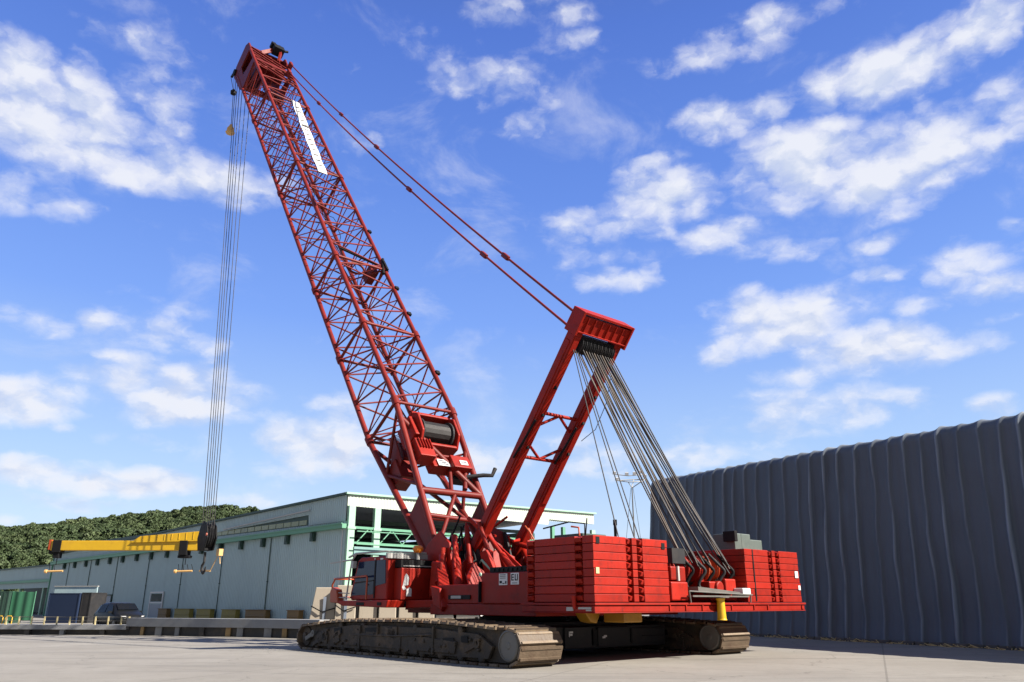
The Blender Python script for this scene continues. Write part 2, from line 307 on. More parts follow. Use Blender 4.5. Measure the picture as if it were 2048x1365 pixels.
# ------------------------------------------------------------------ ground
def ground_mat():
    m = bpy.data.materials.new('yard_concrete'); m.use_nodes = True; nt = m.node_tree; N = nt.nodes.new; L = nt.links.new
    b = nt.nodes['Principled BSDF']; b.inputs['Roughness'].default_value = .8; b.inputs['Specular IOR Level'].default_value = .3
    g = N('ShaderNodeNewGeometry')
    def noise(scale, detail=8, rough=.6, sc=(1, 1, 1), rot=0):
        mp = N('ShaderNodeMapping'); mp.inputs['Scale'].default_value = sc; mp.inputs['Rotation'].default_value = (0, 0, rot); L(g.outputs['Position'], mp.inputs[0])
        n = N('ShaderNodeTexNoise'); n.inputs['Scale'].default_value = scale; n.inputs['Detail'].default_value = detail; n.inputs['Roughness'].default_value = rough; L(mp.outputs[0], n.inputs['Vector']); return n.outputs[0]
    def mix(f, a, c, lo=.4, hi=.65, amt=1.):
        mr = N('ShaderNodeMapRange'); L(f, mr.inputs[0]); mr.inputs[1].default_value = lo; mr.inputs[2].default_value = hi; mr.inputs[4].default_value = amt
        x = N('ShaderNodeMix'); x.data_type = 'RGBA'; L(mr.outputs[0], x.inputs['Factor'])
        if isinstance(a, tuple): x.inputs['A'].default_value = (*a, 1)
        else: L(a, x.inputs['A'])
        x.inputs['B'].default_value = (*c, 1); return x.outputs['Result']
    c = mix(noise(.22, 9, .62), GND_A, GND_B, .35, .68)
    c = mix(noise(2.2, 10, .72), c, (.165, .152, .134), .50, .82, .8)
    c = mix(noise(.55, 8, .6, (.10, 1, 1), R(-4)), c, (.125, .116, .106), .55, .70, .6)       # long rubbed wheel lanes
    c = mix(noise(1.3, 6, .6, (.035, 1, 1), R(9)), c, (.075, .07, .068), .60, .70, .6)        # long thin dark streaks
    c = mix(noise(9, 6, .7), c, (.11, .10, .088), .58, .78, .7)
    mp = N('ShaderNodeMapping'); mp.inputs['Rotation'].default_value = (0, 0, R(24)); L(g.outputs['Position'], mp.inputs[0])
    br = N('ShaderNodeTexBrick'); br.offset = 0; br.inputs['Scale'].default_value = 1; br.inputs['Brick Width'].default_value = 8; br.inputs['Row Height'].default_value = 6; br.inputs['Mortar Size'].default_value = .035; br.inputs['Mortar Smooth'].default_value = .4
    L(mp.outputs[0], br.inputs['Vector']); c = mix(br.outputs['Fac'], c, (.10, .092, .08), .1, .9, .5)
    wp = N('ShaderNodeTexNoise'); wp.inputs['Scale'].default_value = .8; wp.inputs['Detail'].default_value = 6; L(g.outputs['Position'], wp.inputs['Vector'])
    va = N('ShaderNodeVectorMath'); va.operation = 'MULTIPLY_ADD'; va.inputs[1].default_value = (1.6, 1.6, 0); L(wp.outputs['Color'], va.inputs[0]); L(g.outputs['Position'], va.inputs[2])
    vo = N('ShaderNodeTexVoronoi'); vo.voronoi_dimensions = '2D'; vo.feature = 'DISTANCE_TO_EDGE'; vo.inputs['Scale'].default_value = .16; L(va.outputs[0], vo.inputs['Vector'])
    ck = N('ShaderNodeMath'); ck.operation = 'SUBTRACT'; ck.inputs[0].default_value = 1; L(vo.outputs['Distance'], ck.inputs[1]); c = mix(ck.outputs[0], c, (.09, .082, .072), .994, .999, .5)
    c = mix(noise(.35, 4, .5), c, (.085, .08, .075), .70, .80, .6)
    L(c, b.inputs['Base Color'])
    bp = N('ShaderNodeBump'); bp.inputs['Strength'].default_value = .35; bp.inputs['Distance'].default_value = .02; L(noise(14, 8, .7), bp.inputs['Height']); L(bp.outputs[0], b.inputs['Normal'])
    return m
GND_A, GND_B = (.205, .190, .166), (.262, .246, .218)
gm = MB()
gm.v = [(-2500, -1500, 0), (2500, -1500, 0), (2500, 4000, 0), (-2500, 4000, 0)]; gm.f = [(0, 1, 2, 3)]; gm.sm = [False]
M['ground'] = ground_mat()
tag(gm.build('ground', 'ground', recalc=False), kind='structure')

# ------------------------------------------------------------------ wooded hill
def hill_h(X, Y):
    t = max(0, min(1, (Y - 185) / 150)); t = t * t * (3 - 2 * t)
    xs = [-700, -330, -213, -182, -141, -130, -107, -96, -60, 40]; zs = [24, 27, 28.5, 30.5, 35.4, 37.2, 36, 31.5, 20, 6]
    Xn = X * 330 / max(Y, 150) if Y < 330 else X
    return float(np.interp(Xn, xs, zs)) * t + 1.6 * noise.noise((X * .02, Y * .02, 3)) * t
hm = MB(); gx = np.linspace(-620, 60, 60); gy = np.linspace(185, 480, 26)
hm.sheet([[(x, y, hill_h(x, y) - .5 if y > 186 else -.6) for y in gy] for x in gx])
M['hillsoil'] = mat('hill_undergrowth', (.035, .055, .02), .9, var=.4, scale=.2)
tag(hm.build('hill', 'hillsoil', recalc=False), kind='structure')
def leaf_mat():
    m = bpy.data.materials.new('woodland_leaves'); m.use_nodes = True; nt = m.node_tree; N = nt.nodes.new; L = nt.links.new
    b = nt.nodes['Principled BSDF']; b.inputs['Roughness'].default_value = .65; b.inputs['Specular IOR Level'].default_value = .2
    at = N('ShaderNodeAttribute'); at.attribute_name = 'tree'; g = N('ShaderNodeNewGeometry')
    n = N('ShaderNodeTexNoise'); n.inputs['Scale'].default_value = .9; n.inputs['Detail'].default_value = 6; L(g.outputs['Position'], n.inputs['Vector'])
    cr = N('ShaderNodeValToRGB'); e = cr.color_ramp.elements
    e[0].color = (.036, .058, .024, 1); e[1].color = (.080, .104, .046, 1); e.new(.5).color = (.056, .080, .034, 1)
    L(at.outputs['Fac'], cr.inputs[0])
    mx = N('ShaderNodeMix'); mx.data_type = 'RGBA'; mx.blend_type = 'MULTIPLY'; mx.inputs['Factor'].default_value = 1
    mr = N('ShaderNodeMapRange'); L(n.outputs[0], mr.inputs[0]); mr.inputs[1].default_value = .3; mr.inputs[2].default_value = .7; mr.inputs[3].default_value = .55; mr.inputs[4].default_value = 1.35
    L(cr.outputs[0], mx.inputs['A']); L(mr.outputs[0], mx.inputs['B']); L(mx.outputs['Result'], b.inputs['Base Color'])
    return m
def woods():
    # crown templates: several overlapping leaf masses made of small tilted leaf cards on a lumpy dome
    temps = []
    for t in range(5):
        r = np.random.default_rng(t); lumps = [(0, 0, .45, .60)] + [(q * math.cos(a), q * math.sin(a), r.uniform(.15, .8), r.uniform(.22, .45)) for a, q in zip(r.uniform(0, 6.28, 9), r.uniform(.35, .75, 9))]
        V = []
        for (x, y, z, rad) in lumps:
            k = int(110 * rad * rad / .2)
            d = r.normal(size=(k, 3)); d /= np.linalg.norm(d, axis=1)[:, None]; d[:, 2] = np.where(d[:, 2] < -.3, -d[:, 2], d[:, 2])
            c = np.array([x, y, z]) + d * rad * r.uniform(.82, 1.08, (k, 1))
            nrm = d + r.normal(size=(k, 3)) * .85; nrm /= np.linalg.norm(nrm, axis=1)[:, None]
            u = np.cross(nrm, r.normal(size=(k, 3))); u /= np.linalg.norm(u, axis=1)[:, None]; w = np.cross(nrm, u)
            s = r.uniform(.09, .16, (k, 1))
            V.append(np.stack([c - u * s, c + w * s * .8, c + u * s, c - w * s * .8], 1))
        temps.append(np.concatenate(V, 0))
    Vs, At = [], []; n = 0; tries = 0
    while n < 3900 and tries < 90000:
        tries += 1
        Y = rng.uniform(195, 350); X = rng.uniform(-.86, -.20) * Y
        if rng.uniform() > .35 + .65 * (Y - 195) / 155: continue
        h = hill_h(X, Y); 
        if h < 1.5 and rng.uniform() < .5: continue
        s = rng.choice([1.5, 1.9, 2.4, 3.0]) * rng.uniform(.85, 1.2); T = temps[rng.integers(5)]
        a = rng.uniform(0, 6.28); ca, sa = math.cos(a), math.sin(a)
        P = T.copy(); x = P[..., 0] * ca - P[..., 1] * sa; y = P[..., 0] * sa + P[..., 1] * ca
        P = np.stack([x * s + X, y * s + Y, P[..., 2] * s * rng.uniform(.7, 1.25) + h - .6], -1)
        Vs.append(P); At.append(np.full(len(T), np.clip(rng.normal(.5, .22), 0, 1))); n += 1
    Vs = np.concatenate(Vs, 0); At = np.concatenate(At); q = len(Vs)
    me = bpy.data.meshes.new('woodland'); me.vertices.add(q * 4); me.vertices.foreach_set('co', Vs.reshape(-1).astype(np.float32))
    me.loops.add(q * 4); me.loops.foreach_set('vertex_index', np.arange(q * 4, dtype=np.int32))
    me.polygons.add(q); me.polygons.foreach_set('loop_start', np.arange(0, q * 4, 4, dtype=np.int32)); me.polygons.foreach_set('loop_total', np.full(q, 4, dtype=np.int32))
    me.update(calc_edges=True); at = me.attributes.new('tree', 'FLOAT', 'FACE'); at.data.foreach_set('value', At.astype(np.float32)); me.validate()
    me.materials.append(leaf_mat()); o = bpy.data.objects.new('woodland', me); COL.objects.link(o)
    tag(o, 'dense green wood covering the far hill behind the long warehouse', 'woodland', kind='stuff')
woods()

# ------------------------------------------------------------------ warehouse (local: x along the long wall away, y outward of it, z up)
WC = Vector((-13.4, 64, 0)); WA = math.atan2(.69797, -.716127)
def wloc(x, y, z): return WC + Vector((x * math.cos(WA) - y * math.sin(WA), x * math.sin(WA) + y * math.cos(WA), z))
wh = thing('warehouse', 'long blue grey clad warehouse with pale green open gable end', 'warehouse', WC, WA)
def corrugated(x0, x1, z0, z1, pitch=.30, depth=.05, y=0, along='x', back=.10):
    m = MB(); pts = []; x = x0; 
    while x < x1 - 1e-6:
        for dx, dy in ((0, 0), (.35, 0), (.5, 1), (.85, 1)):
            if x + dx * pitch <= x1: pts.append((x + dx * pitch, y + dy * depth))
        x += pitch
    pts.append((x1, y)); lo = [m.pt((a, b, z0)) for a, b in pts]; hi = [m.pt((a, b, z1)) for a, b in pts]
    for i in range(len(pts) - 1): m.face((lo[i], lo[i + 1], hi[i + 1], hi[i]))
    bl = [m.pt((x0, y - back, z0)), m.pt((x1, y - back, z0)), m.pt((x1, y - back, z1)), m.pt((x0, y - back, z1))]
    m.face(bl[::-1]); m.face((lo[0], hi[0], bl[3], bl[0])); m.face((lo[-1], bl[1], bl[2], hi[-1]))
    return m
def hz(t): return 10.1 - .028 * t      # eaves fall a little along the length
LEN = 72
wm = corrugated(0, LEN, .0, 8.02).build('side_wall', 'wall', wh, recalc=False)
# upper band, leaning with the eaves; a slot near the corner takes the strip window
ub = MB(); pts = []
x = 0
while x < LEN:
    for dx, dy in ((0, 0), (.1, 0), (.15, .05), (.25, .05)): pts.append((x + dx, .06 + dy))
    x += .3
pts.append((LEN, .06)); zb = lambda a: 9.05 - .028 * a if 5.5 < a < 23 else 8.02
lo = [ub.pt((a, b, zb(a))) for a, b in pts]; hi = [ub.pt((a, b, hz(a))) for a, b in pts]
for i in range(len(pts) - 1): ub.face((lo[i], lo[i + 1], hi[i + 1], hi[i]))
ub.build('eaves_cladding', 'wall', wh, recalc=False)
# strip window between the two bands
sw = MB(); sw.box((.3, -.06, 8.02), (LEN - .3, .0, 9.3)); swo = sw.build('strip_window', 'dgreen', wh)
M['oldglass'] = mat('weathered_panes', (.20, .21, .08), .25, var=.5, scale=1.2, dirt=(.02, .025, .02), dirt_amt=.9, dirt_scale=.5)
pn = MB()
for k in range(13): pn.box((5.9 + k * 1.3, .004, 8.1), (7.1 + k * 1.3, .03, 8.5))
pn.build('pane', 'oldglass', swo)
lt = MB(); lt.bar((5.0, .35, 9.25), (20.5, .35, 8.55), .12, .10); lt.build('awning_rail', 'ltgrey', wh)
# roof trim, gutter beam, brackets, seams
m = MB(); m.box((LEN + .001, -.3, 0), (LEN + .2, .2, hz(LEN) - .1)); m.build('corner_trim', 'green', wh)
m = MB(); m.bar((-.1, .1, 10.2), (LEN, .1, hz(LEN) + .1), .5, .18); m.build('roof_edge', 'dgreen', wh)
bm_ = MB(); bm_.bar((-.2, .28, 7.62), (LEN, .28, 7.0), .42, .36); bm_.bar((-.2, .52, 7.80), (LEN, .52, 7.18), .06, .12); beam = bm_.build('gutter_beam', 'green', wh)
for t in range(8):
    for k in (0, 1):
        x = 4.2 + t * 8.3 + k * 4.1; z = 7.62 - .0086 * x
        if x > LEN - 2: continue
        b = MB(); b.box((x, .09, z - .95), (x + .55, .34, z - .21)); b.box((x + .12, .34, z - .75), (x + .43, .40, z - .25)); b.build('bracket', 'dgreen', beam)
for x in (.25, 11.5, 20.62, 29.37, 38.24, 47.67, 56.7, 65):
    m = MB(); m.tube((x, .11, .0), (x, .11, 7.3), .04, n=6); m.box((x - .1, .06, 3.5), (x + .1, .16, 3.56)); m.build('downpipe', 'dgreen' if x > 1 else 'white', wh)
# doors in the long wall
def door(x0, x1, z1, m_, frame, glass):
    d = MB(); d.box((x0, .06, .03), (x1, .13, z1)); o = d.build('door', m_, wh)
    f = MB()
    for a, b_ in (((x0 - .14, .07, .03), (x0, .2, z1 + .14)), ((x1, .07, .03), (x1 + .14, .2, z1 + .14)), ((x0, .07, z1), (x1, .2, z1 + .14))): f.box(a, b_)
    f.build('frame', frame, o)
    if glass: f = MB(); f.box((x0, .13, z1 - 1.05), (x1, .19, z1 - .93)); f.build('mullion', frame, o)
    if glass:
        g = MB(); g.box((x0 + .12, .131, z1 - .88), (x1 - .12, .15, z1 - .08)); g.build('glass', 'glass', o)
        g = MB(); g.box((x0 + .15, .131, .3), (x1 - .15, .15, z1 - 1.15)); g.build('panel', 'bluegrey', o)
    h = MB(); h.tube((x0 + .14, .19, 1.55), (x0 + .14, .19, 1.75), .025); h.build('handle', 'ltgrey', o)
door(33.2, 36.3, 2.75, 'wall', 'white', True)
door(47.9, 51.8, 2.55, 'bluegrey', 'dgreen', False)
for x0, x1, c in ((4.8, 6.6, 'wood'), (10.1, 13.7, 'orange'), (15.5, 18.2, 'yellow'), (20.5, 23.4, 'yellow'), (25.0, 28.4, 'yellow'), (30.3, 32.4, 'wood')):
    M.setdefault('dullyellow', mat('shaded_yellow_paint', (.26, .20, .035), .6, var=.3, dirt=(.2, .16, .06), dirt_amt=.6))  # yellow base colour lowered because these blocks stand in the wall's shade
    M.setdefault('ochre', mat('brown_ochre_paint', (.19, .11, .03), .6, var=.3))
    b = MB(); b.box((x0, .30, 0), (x1, .75, 1.12)); b.box((x0 - .08, .26, 1.12), (x1 + .08, .80, 1.19)); b.box((x0 + .1, .75, .62), (x1 - .1, .79, .7))
    o = b.build('bumper_block', 'dullyellow' if c == 'yellow' else 'ochre', bevel=.02); o.location = WC; o.rotation_euler = (0, 0, WA)
    tag(o, {4.8: 'brown bumper block nearest the pale green corner column, low against the wall', 10.1: 'orange brown bumper block under the long blue grey wall, second from its corner',
            15.5: 'wide yellow bumper block next to the orange brown one by the wall', 20.5: 'yellow bumper block midway between the corner column and white framed door',
            25.0: 'long dull yellow bumper block two places right of the white framed door', 30.3: 'short brown bumper block right beside the white framed wall door'}[x0], 'bumper block', 'bumper blocks along the warehouse wall')
# gable end (x = 0 plane, runs to y = -32)
GW = 32.0
def gz(w): return 10.15 + .026 * w
m = MB(); n_ = 107
pp_ = []
w = 0
while w < GW:
    for dx, dy in ((0, 0), (.12, 0), (.16, .03), (.28, .03)): pp_.append((w + dx, dy))
    w += .32
pp_.append((GW, 0))
def zlow(w): return 9.25 + .004 * w if w < 24.5 else 9.9
lo = [m.pt((-.06 - d, -a, zlow(a))) for a, d in pp_]; hi = [m.pt((-.06 - d, -a, gz(a))) for a, d in pp_]
for i in range(len(pp_) - 1): m.face((lo[i], hi[i], hi[i + 1], lo[i + 1]))
bk = [m.pt((.06, 0, 9.25)), m.pt((.06, -GW, 9.9)), m.pt((.06, -GW, gz(GW))), m.pt((.06, 0, gz(0)))]; m.face(bk)
m.build('gable_fascia', 'fascia', wh, recalc=False)
m = MB(); m.bar((-.1, .3, gz(0) + .08), (-.1, -GW - .2, gz(GW) + .08), .42, .16); m.build('gable_trim', 'pgreen', wh)
for w, wd, c in ((.35, .62, 'pgreen'), (2.9, .6, 'pgreen'), (15.0, .5, 'white'), (21.0, .35, 'pgreen'), (25.0, .4, 'green'), (26.7, .4, 'green'), (31.6, .6, 'pgreen')):
    q = MB(); q.box((-.30, -w - wd / 2, 0), (.0, -w + wd / 2, 9.24)); q.box((-.36, -w - wd / 2 - .1, .55), (.0, -w + wd / 2 + .1, .75))
    if c != 'white': q.box((-.36, -w - wd / 2 - .08, 7.4), (.0, -w + wd / 2 + .08, 7.6))
    q.build('column', c, wh)
tr = MB()
tr.bar((-.2, -.5, 7.55), (-.2, -GW + .4, 7.7), .16, .2); tr.bar((-.2, -.5, 6.35), (-.2, -GW + .4, 6.45), .14, .16)
w = 1.0
while w < GW - 3:
    tr.tube((-.2, -w, 6.4), (-.2, -w - 1.15, 7.55), .055, n=6); tr.tube((-.2, -w - 1.15, 7.55), (-.2, -w - 2.3, 6.4), .055, n=6); w += 2.3
tr.tube((-.9, -.5, 7.2), (-.9, -14, 7.35), .05, n=6); tr.tube((-.9, -.5, 6.2), (-.9, -14, 6.25), .05, n=6)
tr.build('truss', 'green', wh)
m = MB(); m.box((-.4, -14.8, 5.5), (-.05, -.66, 6.05)); m.box((-.4, -GW + .5, 6.0), (-.05, -15.3, 6.4)); m.build('crane_girder', 'teal', wh)
# shell: roof, far walls, floor
m = MB(); m.hexa([(.07, .0, 10.0), (LEN, .0, hz(LEN) - .12), (LEN, -GW, hz(LEN) + .6), (.07, -GW, 10.85), (.07, .0, 10.1), (LEN, .0, hz(LEN)), (LEN, -GW, hz(LEN) + .7), (.07, -GW, 10.95)]); m.build('roof', 'bluegrey', wh)
m = MB(); m.box((9, -GW, .3), (LEN, -GW + .12, 9.6)); m.box((LEN - .15, -GW, 0), (LEN - .05, -.12, 8)); m.build('inner_wall', 'teal', wh)
m = MB(); m.box((.1, -GW, .3), (LEN - .2, -.12, .52)); m.build('floor_slab', 'darkcon', wh)
for x in (8.6, 17, 25, 33):
    m = MB(); m.box((x, -GW + .2, .52), (x + .35, -GW + .6, 9.4)); m.box((x, -.55, .52), (x + .35, -.15, 8)); m.bar((x + .17, -.3, 8.9), (x + .17, -GW + .3, 9.5), .25, .35); m.build('inner_frame', 'dgreen', wh)
# lower annex at the far end
ax = thing('annex_building', 'low blue grey annex with dark open bay at far left of warehouse', 'building', wloc(LEN + .3, -2.6, 0), WA)
corrugated(0, 55, 3.9, 7.1, y=0).build('wall', 'wall', ax, recalc=False)
m = MB(); m.box((0, -9, .0), (55, -8.8, 7.0)); m.hexa([(0, -9, 7.0), (55, -9, 7.0), (55, .3, 7.1), (0, .3, 7.1), (0, -9, 7.2), (55, -9, 7.2), (55, .3, 7.3), (0, .3, 7.3)]); m.build('roof', 'dgreen', ax)
m = MB(); m.box((0, .06, 4.75), (55, .28, 5.15)); m.build('gutter', 'green', ax)
for x in (.5, 12, 24, 36, 48):
    m = MB(); m.box((x, -.4, 0), (x + .5, -.12, 3.9)); m.build('post', 'pgreen', ax)

# ------------------------------------------------------------------ loading dock in front of the warehouse
fl = [(-75, 56), (-48, 50.5), (-30, 48.4), (-22.3, 47.7)]
bl_ = [(p[0] + .2, p[1] + 1.3) for p in fl]
fr = [(-22.3, 47.7), (-14.2, 45.0), (-10.0, 42.8)]
br = [(p[0] + .35, p[1] + 1.0) for p in fr]
def strip(front, back, z0, z1, off=0.):
    m = MB(); n = len(front); F = [Vector((p[0], p[1], 0)) for p in front]; B = [Vector((p[0], p[1], 0)) for p in back]
    for k in range(n):
        d = (B[k] - F[k]).normalized(); F[k] = F[k] + d * off
    ids = [[m.pt((p.x, p.y, z)) for p in F] for z in (z0, z1)]; idb = [[m.pt((p.x, p.y, z)) for p in B] for z in (z0, z1)]
    for k in range(n - 1):
        m.face((ids[0][k], ids[0][k + 1], ids[1][k + 1], ids[1][k])); m.face((ids[1][k], ids[1][k + 1], idb[1][k + 1], idb[1][k]))
        m.face((idb[0][k], ids[0][k], ids[0][k + 1], idb[0][k + 1])[::1]); m.face((idb[0][k + 1], idb[0][k], idb[1][k], idb[1][k + 1])[::-1])
    m.face((ids[0][0], ids[1][0], idb[1][0], idb[0][0])); m.face((ids[0][-1], idb[0][-1], idb[1][-1], ids[1][-1])); return m
dk = thing('parapet_wall', 'long low concrete parapet with thick grey coping slab before the warehouse', 'parapet wall')
strip(fl, bl_, .30, .55).build('slab', 'concrete', dk); strip(fr, br, .48, .93).build('raised_slab', 'concrete', dk)
strip(fl, bl_, -.1, .295, .35).build('base_wall', 'darkcon', dk); strip(fr, br, -.1, .475, .3).build('base_wall', 'darkcon', dk)
def along(poly, s):
    for a, b in zip(poly, poly[1:]):
        l = math.dist(a, b)
        if s <= l: return lerp(a, b, s / l)
        s -= l
    return poly[-1]
for poly, n, h_ in ((fl, 22, .3), (fr, 9, .48)):
    tot = sum(math.dist(a, b) for a, b in zip(poly, poly[1:]))
    for k in range(n):
        p = along(poly, tot * (k + .5) / n + random.uniform(-.4, .4)); w = random.uniform(.08, .2)
        m = MB(); m.box((p[0] - w, p[1] + .12, -.05), (p[0] + w, p[1] + .5, h_ - .01)); m.build('support', random.choice(['darkcon', 'concrete', 'wood']), dk)
gr = thing('guard_rail', 'low cream guard rail of short posts on the parapet edge', 'guard rail', (-30, 48.6, .55))
pv = None
for k in range(18):
    p = along(fl, 40.3 + k * .79 if 40.3 + k * .79 < 53.6 else 53.6); q = (p[0] + 30, p[1] + .25 - 48.6, 0)
    m = MB(); m.bar(q, (q[0], q[1], .46), .07); m.build('post', 'post', gr)
    if pv:
        m = MB(); m.tube((pv[0], pv[1], .43), (q[0], q[1], .43), .022, n=6); m.tube((pv[0], pv[1], .22), (q[0], q[1], .22), .014, n=5); m.build('rail', 'disc', gr)
    pv = q

# ------------------------------------------------------------------ things on the yard
def container(name, label, cat, cx, cy, rz, l, w, h, m_, z0=0.0, group=None, ribs=True):
    t = thing(name, label, cat, (cx, cy, z0), rz, group)
    m = MB(); m.box((0, 0, .08), (l, w, h - .08)); m.build('body', m_, t)
    f = MB()
    for x in (-.03, l - .07):
        for y in (-.03, w - .07): f.box((x, y, 0), (x + .1, y + .1, h))
    for z in (0, h - .1):
        for y in (-.02, w - .06): f.box((.05, y + .005, z + .003), (l - .05, y + .075, z + .097))
    for x in (-.025, l - .065):
        for z in (.003, h - .097): f.box((x, .05, z), (x + .09, w - .04, z + .094))
    f.build('frame', m_, t)
    if ribs:
        r = MB(); x = .2
        while x < l - .3: r.box((x, -.03, .1), (x + .12, .0, h - .1)); x += .3
        r.build('side_ribs', m_, t)
    return t
container('storage_container', 'navy blue storage container standing on the yard by the wall', 'container', -42.6, 75.2, R(-8), 3.0, 2.4, 2.6, 'blue', ribs=False)
t = container('storage_cabinet', 'dark grey cabinet with slanted side right of the blue container', 'cabinet', -39.5, 75.0, R(-8), .9, 2.2, 2.65, 'char', ribs=False)
container('green_skip', 'dark green steel bin with small white sign at far left', 'steel bin', -50.4, 74.6, R(-4), 4.6, 2.2, 2.75, 'dgreen')
sg = MB(); sg.box((-46.95, 74.02, 1.95), (-46.45, 74.07, 2.35)); tag(sg.build('notice_board', 'white'), 'small white notice fixed on the dark green bin', 'notice')
gs = thing('green_screen', 'bright green sheet screen on posts beside the dark green bin', 'screen', (-45.7, 74.6, 0.0), R(-6))
m = MB(); m.sheet([[(x, .04 * math.sin(x * 7), z) for z in (.25, 1.4, 2.7)] for x in np.linspace(0, 2.2, 24)]); m.build('sheet', 'mgreen', gs)
m = MB()
for x in (0, 1.1, 2.2): m.bar((x, .08, 0), (x, .08, 2.75), .06)
m.bar((0, .08, 1.0), (2.2, .08, 1.0), .05); m.build('frame', 'green', gs)
w_ = thing('wall_panel', 'pale grey upright panel standing behind the blue container', 'panel', (-43.6, 77.6, 0.0), R(-8))
m = MB(); m.box((0, 0, 0), (4.4, .1, 3.2)); m.build('sheet', 'wall', w_); m = MB(); m.box((-.05, -.06, 3.2), (4.45, .16, 3.28)); m.build('cap', 'ltgrey', w_)
def stuff_pile(x, y, label, c, n, z=0.0):
    t = thing('drum_stack' if c == 'wood' else 'machine_guard', label, 'drum stack' if c == 'wood' else 'machine guard', (x, y, z))
    for k in range(n):
        m = MB(); a = k * .72
        if c == 'wood': m.disc((a, .15 * (k % 2), 0), (0, 0, 1), [(.28, 0), (.30, .03), (.28, .06), (.28, .42), (.30, .45), (.28, .48)], 14); m.build('drum', 'ochre', t)
        else: m.path([(a, 0, 0), (a, 0, .7), (a + .1, 0, .8), (a + .4, 0, .8), (a + .5, 0, .7), (a + .5, 0, 0)], .035, 6); m.build('hoop', 'yellow', t)
stuff_pile(-42.2, 63.5, 'row of ochre drums on the yard before the blue container', 'wood', 4)
stuff_pile(-39.6, 63.2, 'pair of yellow tube hoops on the yard near the blue container', 'tube', 2)

# car
def car():
    t = thing('parked_car', 'dark compact car parked on the yard facing right', 'car', (-28.4, 59.5, 0.0), R(-38)); t.scale = (1.18, 1.18, 1.2)
    # side profile stations: x, half width low, z sill, z belt, half width belt, z roof, half width roof
    st = [(-1.75, .62, .42, .72, .70, .74, .60), (-1.68, .76, .26, .82, .78, .96, .62), (-1.35, .80, .22, .90, .80, 1.36, .60), (-.9, .82, .2, .90, .82, 1.47, .62), (-.1, .83, .2, .88, .83, 1.50, .63),
          (.45, .83, .2, .88, .83, 1.42, .61), (.95, .83, .2, .90, .82, 1.05, .68), (1.2, .82, .2, .86, .81, .93, .72), (1.6, .79, .24, .74, .76, .80, .66), (1.82, .64, .34, .60, .64, .64, .56)]
    def ring(s):
        x, wl, zs, zb, wb, zr, wr = s
        return [(x, -wl, zs), (x, -wl - .02, (zs + zb) / 2), (x, -wb, zb), (x, -wr, zr - .05), (x, -wr + .12, zr), (x, wr - .12, zr), (x, wr, zr - .05), (x, wb, zb), (x, wl + .02, (zs + zb) / 2), (x, wl, zs)]
    m = MB(); I = [[m.pt(p) for p in ring(s)] for s in st]; n = 10
    for a, b in zip(I, I[1:]):
        for j in range(n): m.face((a[j], a[(j + 1) % n], b[(j + 1) % n], b[j]), True)
    m.face(I[0]); m.face(I[-1][::-1]); body = m.build('body', 'car', t)
    def shift(p, q, e): return (p[0] + e[0], p[1] + e[1], p[2] + e[2])
    g = MB()      # windscreen from cowl to roof
    g.hexa([(.50, -.56, 1.425), (.50, .56, 1.425), (.97, .62, 1.075), (.97, -.62, 1.075), (.52, -.56, 1.445), (.52, .56, 1.445), (.99, .62, 1.095), (.99, -.62, 1.095)]); g.build('windscreen', 'carglass', t)
    for s in (-1, 1):
        for x0, x1, x2, x3 in ((-1.2, -.25, -.25, -1.0), (-.17, .72, .38, -.17)):
            g = MB(); q = [(x0, s * .818, .93), (x1, s * .826, .93), (x2, s * .655, 1.38), (x3, s * .655, 1.38)]
            g.hexa([*q, *[(p[0], p[1] + s * .012, p[2]) for p in q]]); g.build('side_window', 'carglass', t)
        g = MB(); g.obox((1.66, s * .60, .66), ((.8, s * .5, .2), (-.5, s * .8, 0), (0, 0, 1)), (.03, .16, .07)); g.build('headlight', 'lamp', t)
        g = MB(); g.obox((.62, s * .93, .95), ((1, 0, 0), (0, 1, 0), (0, 0, 1)), (.06, .09, .06)); g.build('mirror', 'car', t)
        for x in (-1.12, 1.1):
            w = MB(); w.disc((x, s * .70, .30), (0, s, 0), [(.16, 0), (.30, 0), (.30, .15), (.26, .17), (.18, .155)], 22); wo = w.build('wheel', 'black', t)
            w = MB(); w.disc((x, s * .70, .30), (0, s, 0), [(.05, .15), (.17, .158), (.17, .165), (.05, .18)], 14); w.build('rim', 'disc', wo)
    g = MB(); g.box((1.76, -.5, .34), (1.84, .5, .48)); g.build('bumper', 'black', t)
    g = MB(); g.box((1.845, -.24, .40), (1.86, .24, .5)); g.build('plate', 'white', t)
car()

